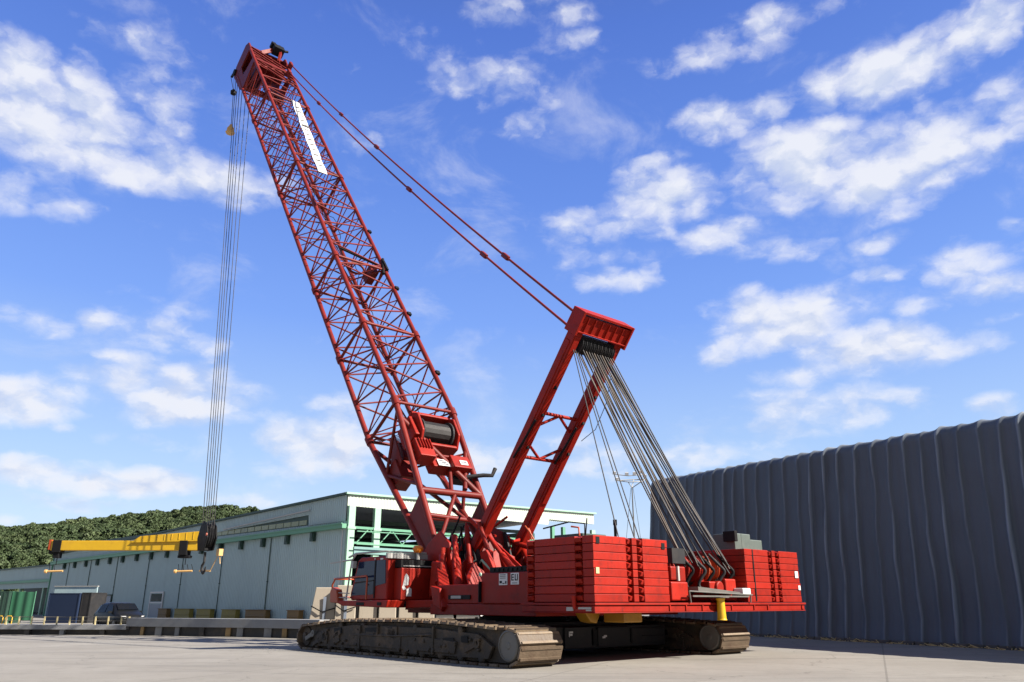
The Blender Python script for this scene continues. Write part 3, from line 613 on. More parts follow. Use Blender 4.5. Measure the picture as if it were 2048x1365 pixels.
# beige concrete blocks behind the near track
bl = [(-9.55, 39.6, 1.0, 2.35, -.32, 'slanted beige concrete block with sloping side left of the cab, leftmost of the row'), (-8.45, 39.3, .95, 2.45, -.06, 'tall beige concrete block left of the crane cab, beside the slanted one'),
      (-7.4, 39.6, .9, 1.72, 0, 'low beige concrete block below the front end of the cab walkway'), (-6.42, 39.5, .85, 1.7, 0, 'beige concrete block below the cab door, third low one from the right'),
      (-5.47, 39.6, .85, 1.75, 0, 'beige concrete block below the rear cab corner, second low one from the right'), (-4.52, 39.5, .8, 1.7, 0, 'low beige concrete block nearest the dark red crane body')]
for x, y, w, h_, sl, lb in bl:
    x, y, w, h_, sl = x * 1.14, y + 5.5, w * 1.14, h_ * 1.10, sl * 1.14
    t = thing('concrete_block', lb, 'concrete block', (x, y, 0), R(3), 'beige concrete blocks behind the near track')
    m = MB(); m.hexa([(sl, 0, 0), (w, 0, 0), (w, .9, 0), (sl, .9, 0), (0, .08, h_), (w - .03, .08, h_), (w - .03, .8, h_ - .02), (0, .8, h_ - .02)]); m.build('body', 'beige', t, bevel=.04)
    if h_ > 2:
        m = MB(); m.box((w * .42, -.035, .02), (w * .56, .0, h_ - .5)); m.build('strap', 'bluegrey', t)
        m = MB(); m.path([(sl * .4 - .02, -.05, h_ * .62), (w * .4, -.09, h_ * .5), (w, -.05, h_ * .58)], .035, 6); m.build('sling', 'black', t)
    m = MB(); m.box((w + .005, .1, 0), (w + .07, .8, h_ * .97)); m.build('gap_strip', 'black', t)  # black strip put in for the dark gap between blocks

# ------------------------------------------------------------------ tarpaulin shed on the right
def tarp():
    a = Vector((10.15, 56.3, 0)); d = Vector((.4376, -.8991, 0)); out = Vector((-.8991, -.4376, 0)); L_ = 46; nx = 900
    prof = [(1.10, -.02), (1.02, .5)] + [(.95 - .75 * (z / 9.3) ** 1.2, z) for z in np.linspace(1.1, 9.62, 16)]
    prof += [(.17 - .5 * (1 - math.cos(q)) , 9.65 + .5 * math.sin(q)) for q in np.linspace(.15, math.pi / 2, 9)]
    prof += [(-2.2, 10.22), (-5, 10.5), (-9, 10.7), (-13, 10.5), (-17.4, 10.1), (-18.4, 9.2), (-18.6, 5), (-18.8, -.02)]
    # pleat positions
    ps = []; s = .3
    while s < L_: ps.append(s); s += random.uniform(.86, 1.12)
    amp = [random.uniform(.18, .34) for _ in ps]; lean = [random.uniform(-.12, .16) for _ in ps]; wob = [random.uniform(0, 99) for _ in ps]
    P = []; RIDGE_LIGHT = []
    for i in range(nx):
        s0 = L_ * i / (nx - 1); row = []
        for k, (o, z) in enumerate(prof):
            sz = s0 - .0
            disp = 0
            j0 = int(np.searchsorted(ps, s0))
            for j in range(max(0, j0 - 2), min(len(ps), j0 + 2)):
                c = ps[j] + lean[j] * (9 - z) / 9 + .10 * noise.noise((wob[j], z * .5, 0)) 
                u = (s0 - c)
                r = amp[j] * (.75 + .5 * noise.noise((wob[j], z * .35, 5)))
                if 0 < u <= .10: disp = max(disp, r * (1 - u / .10))
                elif -.34 < u <= 0: disp = max(disp, r * (1 + u / .34) ** 1.6)
            RIDGE_LIGHT.append(min(1, disp / .21))
            disp += .07 * noise.noise((s0 * .55, z * .28, 2)) + .05 * noise.noise((s0 * 1.9, z * .7, 7)) + .02 * noise.noise((s0 * 5, z * 2.2, 4))
            zz = z * (1 - .0025 * s0) + (.05 * noise.noise((s0 * .8, 0, 9)) if 9.3 < z < 10.4 else 0)
            top = 0 if z < 9.6 else min(1, (z - 9.6) / .5)
            p = a + d * s0 + out * (o + disp * (1 - top) ) + Vector((0, 0, zz + disp * top * .5))
            if z < .01: p.z = -.03
            row.append(tuple(p))
        P.append(row)
    t = thing('tarpaulin_shed', 'huge shed covered with pleated dark blue grey tarpaulin on the right', 'shed', a)
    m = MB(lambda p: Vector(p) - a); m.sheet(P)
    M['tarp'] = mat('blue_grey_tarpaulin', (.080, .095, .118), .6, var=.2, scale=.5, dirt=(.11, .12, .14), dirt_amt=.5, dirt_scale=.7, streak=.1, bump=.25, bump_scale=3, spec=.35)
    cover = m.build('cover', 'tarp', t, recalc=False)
    at = cover.data.attributes.new('ridge_light', 'FLOAT', 'POINT'); at.data.foreach_set('value', np.array(RIDGE_LIGHT, dtype=np.float32))
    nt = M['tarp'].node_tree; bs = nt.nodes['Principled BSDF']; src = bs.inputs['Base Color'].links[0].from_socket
    an = nt.nodes.new('ShaderNodeAttribute'); an.attribute_name = 'ridge_light'; mr = nt.nodes.new('ShaderNodeMapRange'); nt.links.new(an.outputs['Fac'], mr.inputs[0]); mr.inputs[1].default_value = .40; mr.inputs[2].default_value = 1.0; mr.inputs[4].default_value = .9
    mx = nt.nodes.new('ShaderNodeMix'); mx.data_type = 'RGBA'; nt.links.new(mr.outputs[0], mx.inputs['Factor']); nt.links.new(src, mx.inputs['A']); mx.inputs['B'].default_value = (.22, .255, .31, 1); nt.links.new(mx.outputs['Result'], bs.inputs['Base Color'])  # lighter colour painted on the fold ridges in place of ambient light there
    e = MB(lambda p: Vector(p) - a)
    ring = [P[0][k] for k in range(len(prof))]; e.face([e.pt(p) for p in ring]); ring = [P[-1][k] for k in range(len(prof))]; e.face([e.pt(p) for p in ring]); e.build('end_sheet', 'tarp', t, recalc=False)
    # dry straw and rope ends along the foot
    s = MB()
    for k in range(900):
        q = rng.uniform(8, 45); p = a + d * q + out * (1.25 + abs(rng.normal(0, .22))); an = rng.uniform(0, 3.14); l = rng.uniform(.08, .34)
        v = Vector((math.cos(an), math.sin(an), rng.uniform(-.1, .5))) * l; s.bar(p + Vector((0, 0, .02)), p + v + Vector((0, 0, .02)), .03, .02)
    tag(s.build('straw_litter', 'straw', recalc=False), 'pale dry straw litter along the foot of the tarpaulin shed', 'straw', kind='stuff')
    s = MB()
    for k in range(60):
        q = 7 + k * .64; p = a + d * q + out * (1.32 + .08 * math.sin(k * 2.1)); s.obox(p + Vector((0, 0, .07)), (d + Vector((0, 0, .0)), out, (0, 0, 1)), (.27, .13, .075))
    b = s.build('ballast_strip', 'darkcon', bevel=.03); tag(b, 'dark ballast bags lying in a line at the tarpaulin foot', 'ballast bags', kind='stuff')
tarp()

# floodlight mast seen above the crane's counterweight
t = thing('floodlight_mast', 'slim mast carrying a ring of floodlights left of the tarpaulin', 'floodlight mast', (10.75, 70, 0))
m = MB(); m.tube((0, 0, 0), (0, 0, 11.6), .09, .05, 8); m.build('pole', 'disc', t)
for x in (-1, 1):
    m = MB(); m.tube((x * .1, 0, 11.5), (x * 1.5, 1.5, .0), .018, n=5); m.build('guy_wire', 'drope', t)
m = MB(); m.path([(-1.3, .2, 12.2), (-.4, -.6, 11.95), (.8, -.5, 12.0), (1.25, .3, 12.3), (.3, .7, 12.35), (-1.3, .2, 12.2)], .045, 6); m.path([(-1.5, .2, 12.75), (-.4, -.6, 12.5), (.8, -.5, 12.6), (1.25, .3, 12.8)], .04, 6)
m.tube((0, 0, 11.5), (-.4, -.6, 11.95), .04); m.tube((0, 0, 11.5), (.8, -.5, 12.0), .04); m.tube((0, 0, 11.5), (.3, .7, 12.35), .04); ringo = m.build('ring', 'ltgrey', t)
for x, y, z in ((-1.5, .2, 12.75), (-1.3, .2, 12.2), (-.5, -.6, 12.55), (.2, -.55, 12.6), (.8, -.5, 12.75), (1.25, .3, 12.5)):
    m = MB(); m.obox((x, y, z + .12), ((1, 0, 0), (0, 1, .3), (0, -.3, 1)), (.15, .1, .13)); m.build('floodlight', 'white', ringo)
# yellow telescopic jib and its tackle
t = thing('yellow_jib', 'long yellow telescopic jib hanging level beside the black hook block', 'jib', (-24.2, 61.5, 5.5))
m = MB(); m.hexa([(-11.1, -.3, .05), (0.2, -.3, .05), (.2, .3, .05), (-11.1, .3, .05), (-11.1, -.3, .78), (.2, -.3, .78), (.2, .3, .78), (-11.1, .3, .78)]); m.build('inner_section', 'yellow', t, bevel=.04)
m = MB(); m.hexa([(-5.0, -.42, .62), (.3, -.42, .74), (.3, .42, .74), (-5.0, .42, .62), (-4.3, -.42, 1.10), (.3, -.42, 1.48), (.3, .42, 1.48), (-4.3, .42, 1.10)])
for k in range(8): m.box((-4.1 + k * .55, -.45, .78 + k * .012), (-4.04 + k * .55, -.42, 1.08 + k * .05))
m.build('outer_section', 'yellow', t, bevel=.03)
m = MB(); m.box((-10.95, -.36, -.1), (-10.3, .36, .82)); m.box((-10.85, -.25, -.5), (-10.4, .25, -.1)); m.box((-11.25, -.2, -.2), (-10.95, .2, .3)); m.build('end_clamp', 'black', t, bevel=.03)
m = MB(); m.box((-11.3, -.28, .1), (-11.1, .28, .85)); m.build('end_cap', 'orange', t, bevel=.02)
m = MB(); m.box((-1.2, -.46, -.3), (-.6, .46, .78)); m.box((-1.3, -.3, -.5), (-.4, .3, -.3)); m.build('clamp', 'black', t, bevel=.03)
def tackle(x, n):
    q = MB(); q.tube((x, 0, -.5), (x, 0, -1.0), .03); 
    for k in range(n): q.tube((x - .5 + k * .33, 0, -.95), (x - .45 + k * .36, .1, -1.42), .022, n=5)
    o = q.build('tackle', 'black', t)
    q = MB(); q.tube((x - .7, 0, -1.48), (x + .6, 0, -1.44), .07, n=8); q.disc((x - .7, 0, -1.48), (1, 0, 0), [(.05, -.1), (.14, -.05), (.14, .1), (.05, .15)], 10); q.build('tackle_bar', 'ball', o)
tackle(-10.6, 2); tackle(-.75, 4)

# ------------------------------------------------------------------ crawler crane (a forward, b to its right, z up)
CR = thing('crawler_crane', 'giant red lattice boom crawler crane with stacked counterweights on brown tracks', 'crane', (2.446, 24.18, 0), R(131))
cv = lambda p: (p[0], -p[1], p[2])
def K(): return MB(cv)
DA, DB, DZ = (1, 0, 0), (0, 1, 0), (0, 0, 1)

# --- tracks
def crawler(b0, b1, a0, a1, face):
    """belt profile in (a, z); b0..b1 the shoe width; face = b of the visible side plate and its outward sign"""
    r0, r1 = .56, .47
    prof = []
    for k in range(13):                      # rear wheel, from bottom round the back to the top
        q = -math.pi / 2 - math.pi * k / 12; prof.append((a0 + r0 * math.cos(q), r0 + r0 * math.sin(q)))
    prof += [(a0 + .8, 2 * r0 - .02), (a0 + 1.6, 2 * r0 + .03), (a0 + 3.2, 1.22), (a0 + 5.5, 1.24), (a0 + 9.0, 1.20), (a1 - 2.2, 1.13), (a1 - .8, 2 * r1 + .06)]
    for k in range(13):
        q = math.pi / 2 - math.pi * k / 12; prof.append((a1 + r1 * math.cos(q), r1 + r1 * math.sin(q)))
    closed = prof + [prof[0]]
    seg = [math.dist(p, q) for p, q in zip(closed, closed[1:])]; tot = sum(seg)
    def at(s):
        s %= tot
        for (p, q), l in zip(zip(closed, closed[1:]), seg):
            if s <= l: return lerp(p, q, s / l if l else 0), ((q[0] - p[0]) / l, (q[1] - p[1]) / l)
            s -= l
        return closed[0], (1, 0)
    n = int(tot / .47); belt = K(); w = (b1 - b0) / 2; bc = (b0 + b1) / 2
    for k in range(n):
        p0, _ = at(tot * (k + .05) / n); p1, _ = at(tot * (k + .89) / n)
        d = Vector((p1[0] - p0[0], 0, p1[1] - p0[1])).normalized(); nn = Vector((-d.z, 0, d.x)); c = Vector(((p0[0] + p1[0]) / 2, bc, (p0[1] + p1[1]) / 2))
        inward = Vector(((a0 + a1) / 2, 0, .6)) - Vector((c.x, 0, c.z))
        if nn.dot(Vector((0 if a0 < c.x < a1 else inward.x, 0, .6 - c.z))) > 0: nn = -nn
        l = math.dist(p0, p1) / 2; jb = random.uniform(-.012, .012)
        mid = c - nn * .045 + Vector((0, jb, 0))
        cl = w * .2                              # clipped shoe corners
        q = []
        for o in (-.035, .035):
            for sa, sb in ((-1, -.96), (-.8, -1), (.8, -1), (1, -.96), (1, .96), (.8, 1), (-.8, 1), (-1, .96)): q.append(mid + d * l * sa + Vector((0, 1, 0)) * w * sb + nn * o)
        belt.prism(q[:8], nn * .07)
        belt.obox(mid + nn * .05 - d * l * .78, (d, (0, 1, 0), nn), (.035, w * .95, .028))
        belt.obox(mid + nn * .045 + d * l * .7, (d, (0, 1, 0), nn), (.03, w * .95, .012))
        for sb in (-.45, .45): belt.obox(mid - nn * .09 + Vector((0, w * sb, 0)), (d, (0, 1, 0), nn), (l * .8, .07, .06))
    tb = belt.build('crawler_track', 'track', CR)
    ins = lambda k: [( (a - (a0 + a1) / 2) * (1 - k / 7) + (a0 + a1) / 2, (z - .6) * (1 - k * 1.6) + .6) for a, z in prof]
    # side frame
    f = face[0]; s = face[1]
    fr_ = K(); fr_.prism([(a, b0 + .22, z) for a, z in ins(.12)], (0, b1 - b0 - .44, 0)); fr_.build('chain_body', 'mud', tb)
    fp = lambda a, z, o=0: (a, f + s * o, z)
    fm = K()
    fm.prism([fp(a0 + 1.0, .2, -.16), fp(a0 + .8, .55, -.16), fp(a0 + 1.5, .88, -.16), fp(a0 + 4, 1.0, -.16), fp(a1 - 4, 1.0, -.16), fp(a1 - 1.7, .82, -.16), fp(a1 - .9, .5, -.16), fp(a1 - 1.3, .18, -.16)], (0, s * .1, 0))
    fm.prism([fp(a0 + 2.6, .28, -.06), fp(a0 + 2.5, .62, -.06), fp(a0 + 4.2, .72, -.06), fp(a1 - 4.5, .74, -.06), fp(a1 - 3.6, .3, -.06)], (0, s * .055, 0))
    for a, w_, z0, z1 in ((a0 + 3.7, .09, .2, 1.05), (a0 + 7.1, .06, .68, 1.08), (a1 - 4.6, .09, .2, 1.0), (a0 + 5.6, .05, .3, .72)): fm.hexa([fp(a, z0, -.06), fp(a + w_, z0, -.06), fp(a + w_, z0, .03), fp(a, z0, .03), fp(a, z1, -.06), fp(a + w_, z1, -.06), fp(a + w_, z1, .03), fp(a, z1, .03)])
    for k in range(26):
        a = random.uniform(a0 + 1.2, a1 - 1.2); z = random.uniform(.28, .9); fm.disc(fp(a, z, -.06), (0, -s if False else s, 0), [(.05, 0), (.05, .08), (.03, .10)], 7)
    for k in range(16):
        a = random.uniform(a0 + 1.3, a1 - 1.6); z = random.uniform(.30, .86); w_ = random.uniform(.12, .4); h_ = random.uniform(.06, .2); t_ = random.uniform(-.5, .5)
        fm.obox(fp(a, z, -.05), ((math.cos(t_), 0, math.sin(t_)), (0, 1, 0), (-math.sin(t_), 0, math.cos(t_))), (w_, .05, h_))
    fm.path([fp(a0 + 3.8, .8, .0), fp(a0 + 6, .70, .02), fp(a1 - 4, .66, .0)], .03, 6)
    fm.build('track_frame', 'mud', tb, bevel=.012)
    h = K()
    for a, z, w_, h_ in ((a0 + 7.6, .80, .42, .14), (a0 + 2.9, .62, .3, .12), (a0 + 2.1, .72, .18, .1), (a0 + 10, .78, .3, .1)): h.prism([fp(a - w_, z - h_, -.03), fp(a - w_ * .8, z + h_, -.03), fp(a + w_, z + h_ * .8, -.03), fp(a + w_ * .9, z - h_, -.03)], (0, s * .02, 0))
    islands(h, 'access_opening', 'black', tb)
    for k in range(11):
        a = a0 + 1.35 + k * (a1 - a0 - 2.5) / 10; r = K(); r.disc(fp(a, .235, -.2), (0, s, 0), [(.17, 0), (.17, .1), (.12, .14), (.05, .15)], 16); r.build('roller', 'mud', tb)
    for a in (a0 + 2.4, a0 + 4.9, a0 + 8.3, a1 - 3.0):
        r = K(); r.disc(fp(a, .97, -.2), (0, s, 0), [(.12, 0), (.12, .13), (.06, .15)], 14); r.build('carrier_roller', 'mud', tb)
    r = K(); r.disc(fp(a0 + .06, .60, -.3), (0, s, 0), [(.46, 0), (.46, .20), (.43, .27), (.38, .285), (.38, .255), (.10, .25), (.08, .265)], 40); r.build('drive_wheel', 'disc', tb, bevel=.008)
    r = K(); r.disc(fp(a1 - .1, .5, -.3), (0, s, 0), [(.36, 0), (.38, .06), (.36, .13), (.15, .16), (.14, .24), (.05, .25)], 28); r.build('idler_wheel', 'mud', tb)
    for a, z, q in ((a1 - .9, .62, .13), (a1 - 1.5, .42, .16), (a0 + 1.5, .62, .15)):
        r = K(); r.disc(fp(a, z, -.08), (0, s, 0), [(q, 0), (q, .09), (q * .5, .09), (q * .45, .03)], 18); r.bar(fp(a, z, -.06), fp(a + .6, z - .22, -.06), .12, .16); r.build('tensioner_lug', 'disc' if q < .14 else 'mud', tb, bevel=.01)
    return tb
crawler(-2.03, -.34, 1.55, 14.45, (-2.03, -1))
crawler(7.45, 9.2, 1.35, 14.2, (7.45, -1))

# --- car body between the tracks
cb = K(); cb.box((3.4, -.35, .28), (4.5, 7.5, 1.0)); cb.box((10.2, -.35, .28), (11.3, 7.5, 1.0)); cb.box((3.9, 1.6, .35), (10.9, 5.9, 1.15)); car_body = cb.build('car_body', 'char', CR, bevel=.03)
m = K(); m.box((3.30, 2.0, .32), (3.395, 3.3, .98)); m.box((3.28, 3.62, .34), (3.395, 5.3, .95)); m.box((3.30, 5.45, .40), (3.395, 7.3, .90)); islands(m, 'cover_plate', 'char', car_body, .01)
m = K(); m.box((3.27, 3.35, .38), (3.39, 3.56, .9)); m.box((3.26, 5.32, .42), (3.39, 5.4, .9)); m.box((3.27, 6.0, .62), (3.30, 7.2, .64)); islands(m, 'slot', 'black', car_body, 0)
m = K()
for b, z in ((2.18, .72), (2.21, .80), (3.82, .60), (3.90, .64)): m.box((3.262, b, z), (3.279, b + .14, z + .06))
m.box((3.262, 2.16, .68), (3.278, 2.19, .86)); islands(m, 'decal', 'white', car_body, 0)
m = K(); m.disc((7.4, 3.75, 1.15), DZ, [(1.7, 0), (1.7, .12), (1.55, .14), (1.55, .26)], 48); m.build('slew_ring', 'char', CR)
M['amberpaint'] = mat('amber_paint', (.34, .17, .012), .5, var=.25, dirt=(.12, .06, .02), dirt_amt=.6)
m = K(); m.box((.85, 2.25, 1.18), (1.75, 3.15, 1.49)); m.build('jack_block', 'amberpaint', CR, bevel=.04)
m = K(); m.prism([(1.9, 1.55, 1.49), (1.9, 2.3, 1.49), (1.9, 2.1, 1.14), (1.9, 1.8, 1.2)], (.5, 0, 0)); m.build('jack_foot', 'amberpaint', CR, bevel=.03)

# --- upper works: deck and houses
m = K(); m.box((3.05, .45, 1.36), (9.0, 7.9, 1.74)); m.box((9.0, 1.9, 1.38), (12.7, 6.4, 1.735)); m.build('deck', 'red', CR, bevel=.02)
hs = K(); hs.box((3.12, .40, 1.75), (5.85, 2.75, 2.78)); house = hs.build('machinery_house', 'red', CR, bevel=.03)
m = K(); m.box((3.2, .50, 2.79), (5.5, 2.65, 2.97)); 
for k in range(9): m.box((3.3 + k * .24, .46, 2.83), (3.42 + k * .24, .5, 2.93))
m.build('louvre', 'black', house)
# the two white notices on the side of the house, with their dark print
m = K(); m.box((4.42, .383, 2.36), (4.86, .398, 2.74)); m.box((3.82, .383, 2.37), (4.24, .398, 2.75)); lb = islands(m, 'notice_plate', 'white', house, 0)[0]
m = K()
for z in (2.69, 2.64, 2.58): m.box((4.5, .375, z), (4.8, .382, z + .018))
m.box((4.46, .375, 2.40), (4.52, .382, 2.49)); m.box((4.56, .375, 2.40), (4.66, .382, 2.43)); m.box((4.7, .375, 2.42), (4.82, .382, 2.50))
m.box((4.165, .375, 2.5), (4.20, .382, 2.71))
for z in (2.5, 2.59, 2.675): m.box((4.07, .375, z), (4.165, .382, z + .035))
m.box((3.985, .375, 2.5), (4.02, .382, 2.71)); m.box((3.87, .375, 2.5), (3.905, .382, 2.71)); m.box((3.905, .375, 2.5), (3.985, .382, 2.535))
m.box((3.9, .375, 2.41), (4.16, .382, 2.43)); m.build('printing', 'black', lb)
m = K(); m.box((5.9, .52, 1.75), (8.65, 2.4, 2.42)); m.box((8.65, .8, 1.75), (9.0, 2.3, 2.1)); islands(m, 'front_house', 'red', CR, .03)
m = K(); m.box((6.6, .47, 1.9), (7.9, .53, 2.05)); m.box((5.86, .3, 1.8), (5.9, 2, 2.5)); islands(m, 'vent_slot', 'black', CR, 0)
m = K(); m.box((7.1, .44, 1.93), (7.7, .48, 2.03)); m.build('step_plate', 'ltgrey', CR)
m = K(); m.box((2.0, 3.3, 1.75), (8.2, 5.0, 2.65)); m.box((2.4, 5.0, 1.75), (8.4, 9.6, 3.35)); islands(m, 'engine_house', 'red', CR, .03)
m = K(); m.disc((4.2, 4.1, 2.95), DB, [(.40, -.7), (.45, -.66), (.45, .66), (.4, .7)], 28); m.build('air_tank', 'ltgrey', CR)
m = K(); m.box((1.2, 9.35, 3.72), (2.2, 10.45, 4.38)); m.box((1.5, 10.55, 3.72), (2.4, 11.75, 4.22)); m.box((1.19, 9.8, 3.75), (1.2, 9.86, 4.38)); islands(m, 'equipment_box', 'boxgrey', CR, .03)
m = K(); m.box((1.05, 9.15, 4.05), (1.6, 9.34, 4.45)); m.box((1.4, 10.46, 3.9), (2.2, 10.54, 4.2)); m.box((2.4, 5.2, 3.36), (5, 9.2, 3.7)); islands(m, 'intake_hood', 'black', CR, .02)
m = K(); m.tube((3.0, 4.42, 2.6), (3.0, 4.42, 4.55), .055, n=10); m.tube((3.0, 4.42, 4.5), (3.0, 4.42, 4.7), .075, n=10); m.build('exhaust_pipe', 'black', CR)

# --- counterweights
def plan_slab(b0, b1, a1, ch_b, ch_w, side_ch, z0, z1, j):
    """outline of one slab seen from above, with a lug slot in the rear face and slots in the left side"""
    a0 = 0 + j
    pts = [(a0, b0), (a0, ch_b)]; pts += [(a0 + .16, ch_b + .02), (a0 + .16, ch_b + ch_w - .02), (a0, ch_b + ch_w), (a0, b1), (a1, b1), (a1, b0)]
    for (s0, s1) in side_ch[::-1]: pts += [(s1, b0), (s1 - .02, b0 + .14), (s0 + .02, b0 + .14), (s0, b0)]
    m = K(); m.prism([(a, b, z0) for a, b in pts], (0, 0, z1 - z0)); return m
def stack(b0, b1, a1, ch_b, ch_w, side_ch, seed, top):
    rr = random.Random(seed); n = 8; hh = (top - 1.80) / n; root = None
    st = K(); st.box((.3, b0 + .3, 1.80), (a1 - .3, b1 - .3, top - .02)); root = st.build('counterweight_stack', 'red', CR)
    for k in range(n):
        z0 = 1.80 + k * hh + .006; z1 = z0 + hh - .014; j = rr.uniform(-.012, .012)
        sl = plan_slab(b0 + rr.uniform(-.008, .008), b1 + rr.uniform(-.01, .01), a1, ch_b, ch_w, side_ch, z0, z1, j).build('slab', 'red', root, bevel=.014)
        lg = K()
        for bb in (ch_b + .10, ch_b + ch_w - .12):
            lg.hexa([(.0 + j, bb - .06, z0 + .04), (.0 + j, bb + .06, z0 + .04), (.14, bb + .1, z0 + .04), (.14, bb - .1, z0 + .04), (-.055, bb - .03, z0 + hh * .65), (-.055, bb + .05, z0 + hh * .65), (.14, bb + .1, z0 + hh * .9), (.14, bb - .1, z0 + hh * .9)])
        lg.box((-.01, ch_b + ch_w * .36, z0 + .01), (.15, ch_b + ch_w * .64, z0 + hh * .93))
        for (s0, s1) in side_ch:
            c = (s0 + s1) / 2; lg.hexa([(s0 + .02, b0 + .13, z0 + .02), (s1 - .02, b0 + .13, z0 + .02), (s1 - .02, b0 + .0, z0 + .05), (s0 + .02, b0 + .0, z0 + .05), (s0 + .05, b0 + .13, z1 - .01), (s1 - .05, b0 + .13, z1 - .01), (s1 - .05, b0 - .05, z1 - .06), (s0 + .05, b0 - .05, z1 - .06)])
        islands(lg, 'lifting_lug', 'red', sl, .01)
    return root
s1 = stack(0, 3.55, 3.0, 1.5, .80, [(.45, .78), (2.62, 2.95)], 3, 3.75)
s2 = stack(8.05, 11.75, 3.0, 9.62, .78, [], 5, 3.68)
m = K(); m.box((-.02, 8.55, 1.85), (.05, 8.61, 3.66)); m.build('crack_strip', 'black', s2)  # black strip put in to give the dark of a narrow crack
m = K()
for b0, b1, z in ((.12, .28, 3.5), (3.25, 3.42, 3.45)): m.box((-.022, b0, z), (-.002, b1, z + .2))
islands(m, 'lock_plate', 'black', s1, 0)
m = K(); m.box((-.028, .08, 2.62), (-.014, .22, 2.80)); islands(m, 'notice_plate', 'post', s1, 0)
m = K(); m.box((-.03, 11.4, 2.7), (-.014, 11.62, 2.95)); m.box((-.03, 11.55, 2.25), (-.014, 11.7, 2.42)); islands(m, 'notice_plate', 'white', s2, 0)
m = K(); m.path([(2.8, .05, 3.75), (2.82, .0, 4.02), (2.86, -.04, 4.12)], .03, 6); m.path([(2.68, .05, 3.75), (2.75, -.08, 4.0), (2.95, -.1, 4.2)], .025, 6); m.path([(.6, .05, 3.75), (.6, .02, 4.0), (.9, 0, 4.05)], .03, 6); islands(m, 'lifting_chain', 'orange', s1, 0)
m = K(); m.path([(.7, .4, 3.75), (.7, .4, 4.15), (1.4, .4, 4.25), (2.6, .4, 4.12)], .025, 6); m.tube((.7, .42, 3.75), (.55, .35, 4.3), .02, n=6); m.build('hand_rail', 'black', s1)
m = K(); m.box((.9, .5, 3.76), (2.2, 1.6, 3.88)); m.box((.5, 2.9, 3.76), (1.2, 3.3, 3.82)); islands(m, 'top_cover', 'dgreen', s1, .02)
# tray
tr_ = K(); tr_.box((-.02, -.03, 1.52), (3.2, 11.85, 1.70)); tr_.box((-.07, -.06, 1.715), (3.25, 11.9, 1.785)); tr_.box((-.05, -.045, 1.49), (3.22, 11.87, 1.515)); tray = tr_.build('counterweight_tray', 'red', CR, bevel=.012)
m = K()
for b in (3.45, 4.3, 5.2, 6.9, 8.3, 9.2): m.box((-.06, b, 1.53), (-.02, b + .05, 1.71))
m.box((-.06, 11.6, 1.56), (-.025, 11.75, 1.68)); islands(m, 'gusset', 'red', tray, 0)
m = K(); m.box((.85, -.075, 1.55), (1.12, -.035, 1.66)); m.box((.1, -.075, 1.60), (.62, -.035, 1.66)); m.box((.1, -.075, 1.55), (.3, -.035, 1.59)); islands(m, 'notice_plate', 'ltgrey', tray, 0)
m = K(); m.tube((.74, -.11, 1.62), (.76, -.11, 1.98), .055, .075, 10); m.build('lock_pin', 'red', tray)

# --- winch bay between the stacks
m = K(); m.box((1.95, 3.6, 1.79), (2.05, 8.0, 3.42)); m.box((1.2, 3.58, 1.79), (1.95, 3.7, 3.3)); m.box((1.0, 7.9, 1.79), (1.95, 8.0, 3.6)); bay = m.build('winch_bay', 'red', CR, bevel=.02)
for b0, b1, z, a in ((4.9, 6.3, 2.75, 1.35), (6.45, 7.75, 2.65, 1.35)):
    m = K(); m.disc((a, b0, z), DB, [(.62, 0), (.62, .07), (.40, .08), (.40, b1 - b0 - .08), (.62, b1 - b0 - .07), (.62, b1 - b0)], 30); d_ = m.build('winch_drum', 'red', CR, bevel=.01)
    m = K(); pts = []
    for k in range(14 * 16): q = k * 2 * math.pi / 16; pts.append((a + .435 * math.cos(q), b0 + .1 + (b1 - b0 - .2) * k / (14 * 16), z + .435 * math.sin(q)))
    m.path(pts, .035, 6); m.build('rope_winding', 'drope', d_)
for b in (4.72, 6.36, 7.8):
    m = K(); m.prism([(.35, b, 1.8), (1.9, b, 1.8), (1.8, b, 3.0), (1.3, b, 3.4), (.9, b, 3.2), (.75, b, 2.5)], (0, .09, 0)); m.build('winch_bracket', 'red', bay, bevel=.012)
def guard(b, t, m_):
    m = K(); P = [(.75, b, 3.45), (.45, b + .12, 3.1), (.30, b + .26, 2.85), (.42, b + .16, 2.6), (.5, b + .1, 2.35), (.32, b + .22, 2.08)]
    P = [Vector(p) for p in P]; Q = []
    for i in range(len(P) - 1):
        a, b_, c, d = P[max(i - 1, 0)], P[i], P[i + 1], P[min(i + 2, len(P) - 1)]
        for u in (0, .25, .5, .75): Q.append(.5 * ((2 * b_) + (c - a) * u + (2 * a - 5 * b_ + 4 * c - d) * u * u + (3 * b_ - a - 3 * c + d) * u ** 3))
    Q.append(P[-1]); m.path(Q, [t * .55] * len(Q), 8)
    m.build('rope_guard', m_, bay)
for b, c in ((5.05, 'black'), (5.75, 'char'), (6.25, 'black'), (6.9, 'char'), (7.45, 'black')): guard(b, .10, c)
for b, c in ((6.55, 'orange'), (7.02, 'orange'), (6.0, 'red'), (5.35, 'red')):
    m = K(); m.disc((.95, b, 2.95), DB, [(.08, 0), (.44, .0), (.46, .05), (.40, .08), (.40, .10), (.46, .13), (.44, .18), (.08, .18)], 28); m.build('sheave', c, bay, bevel=.008)
m = K(); m.box((.2, 3.95, 2.5), (.9, 4.25, 2.95)); m.box((.2, 4.4, 2.45), (.8, 4.75, 2.95)); m.box((.1, 3.8, 1.85), (.7, 4.7, 2.45)); m.box((.3, 6.2, 1.85), (.8, 6.6, 2.5)); m.box((.25, 7.1, 1.85), (.6, 7.75, 2.6)); m.disc((.3, 6.7, 2.3), DA, [(.22, -.1), (.22, .2)], 18); islands(m, 'control_box', 'red', bay, .05)
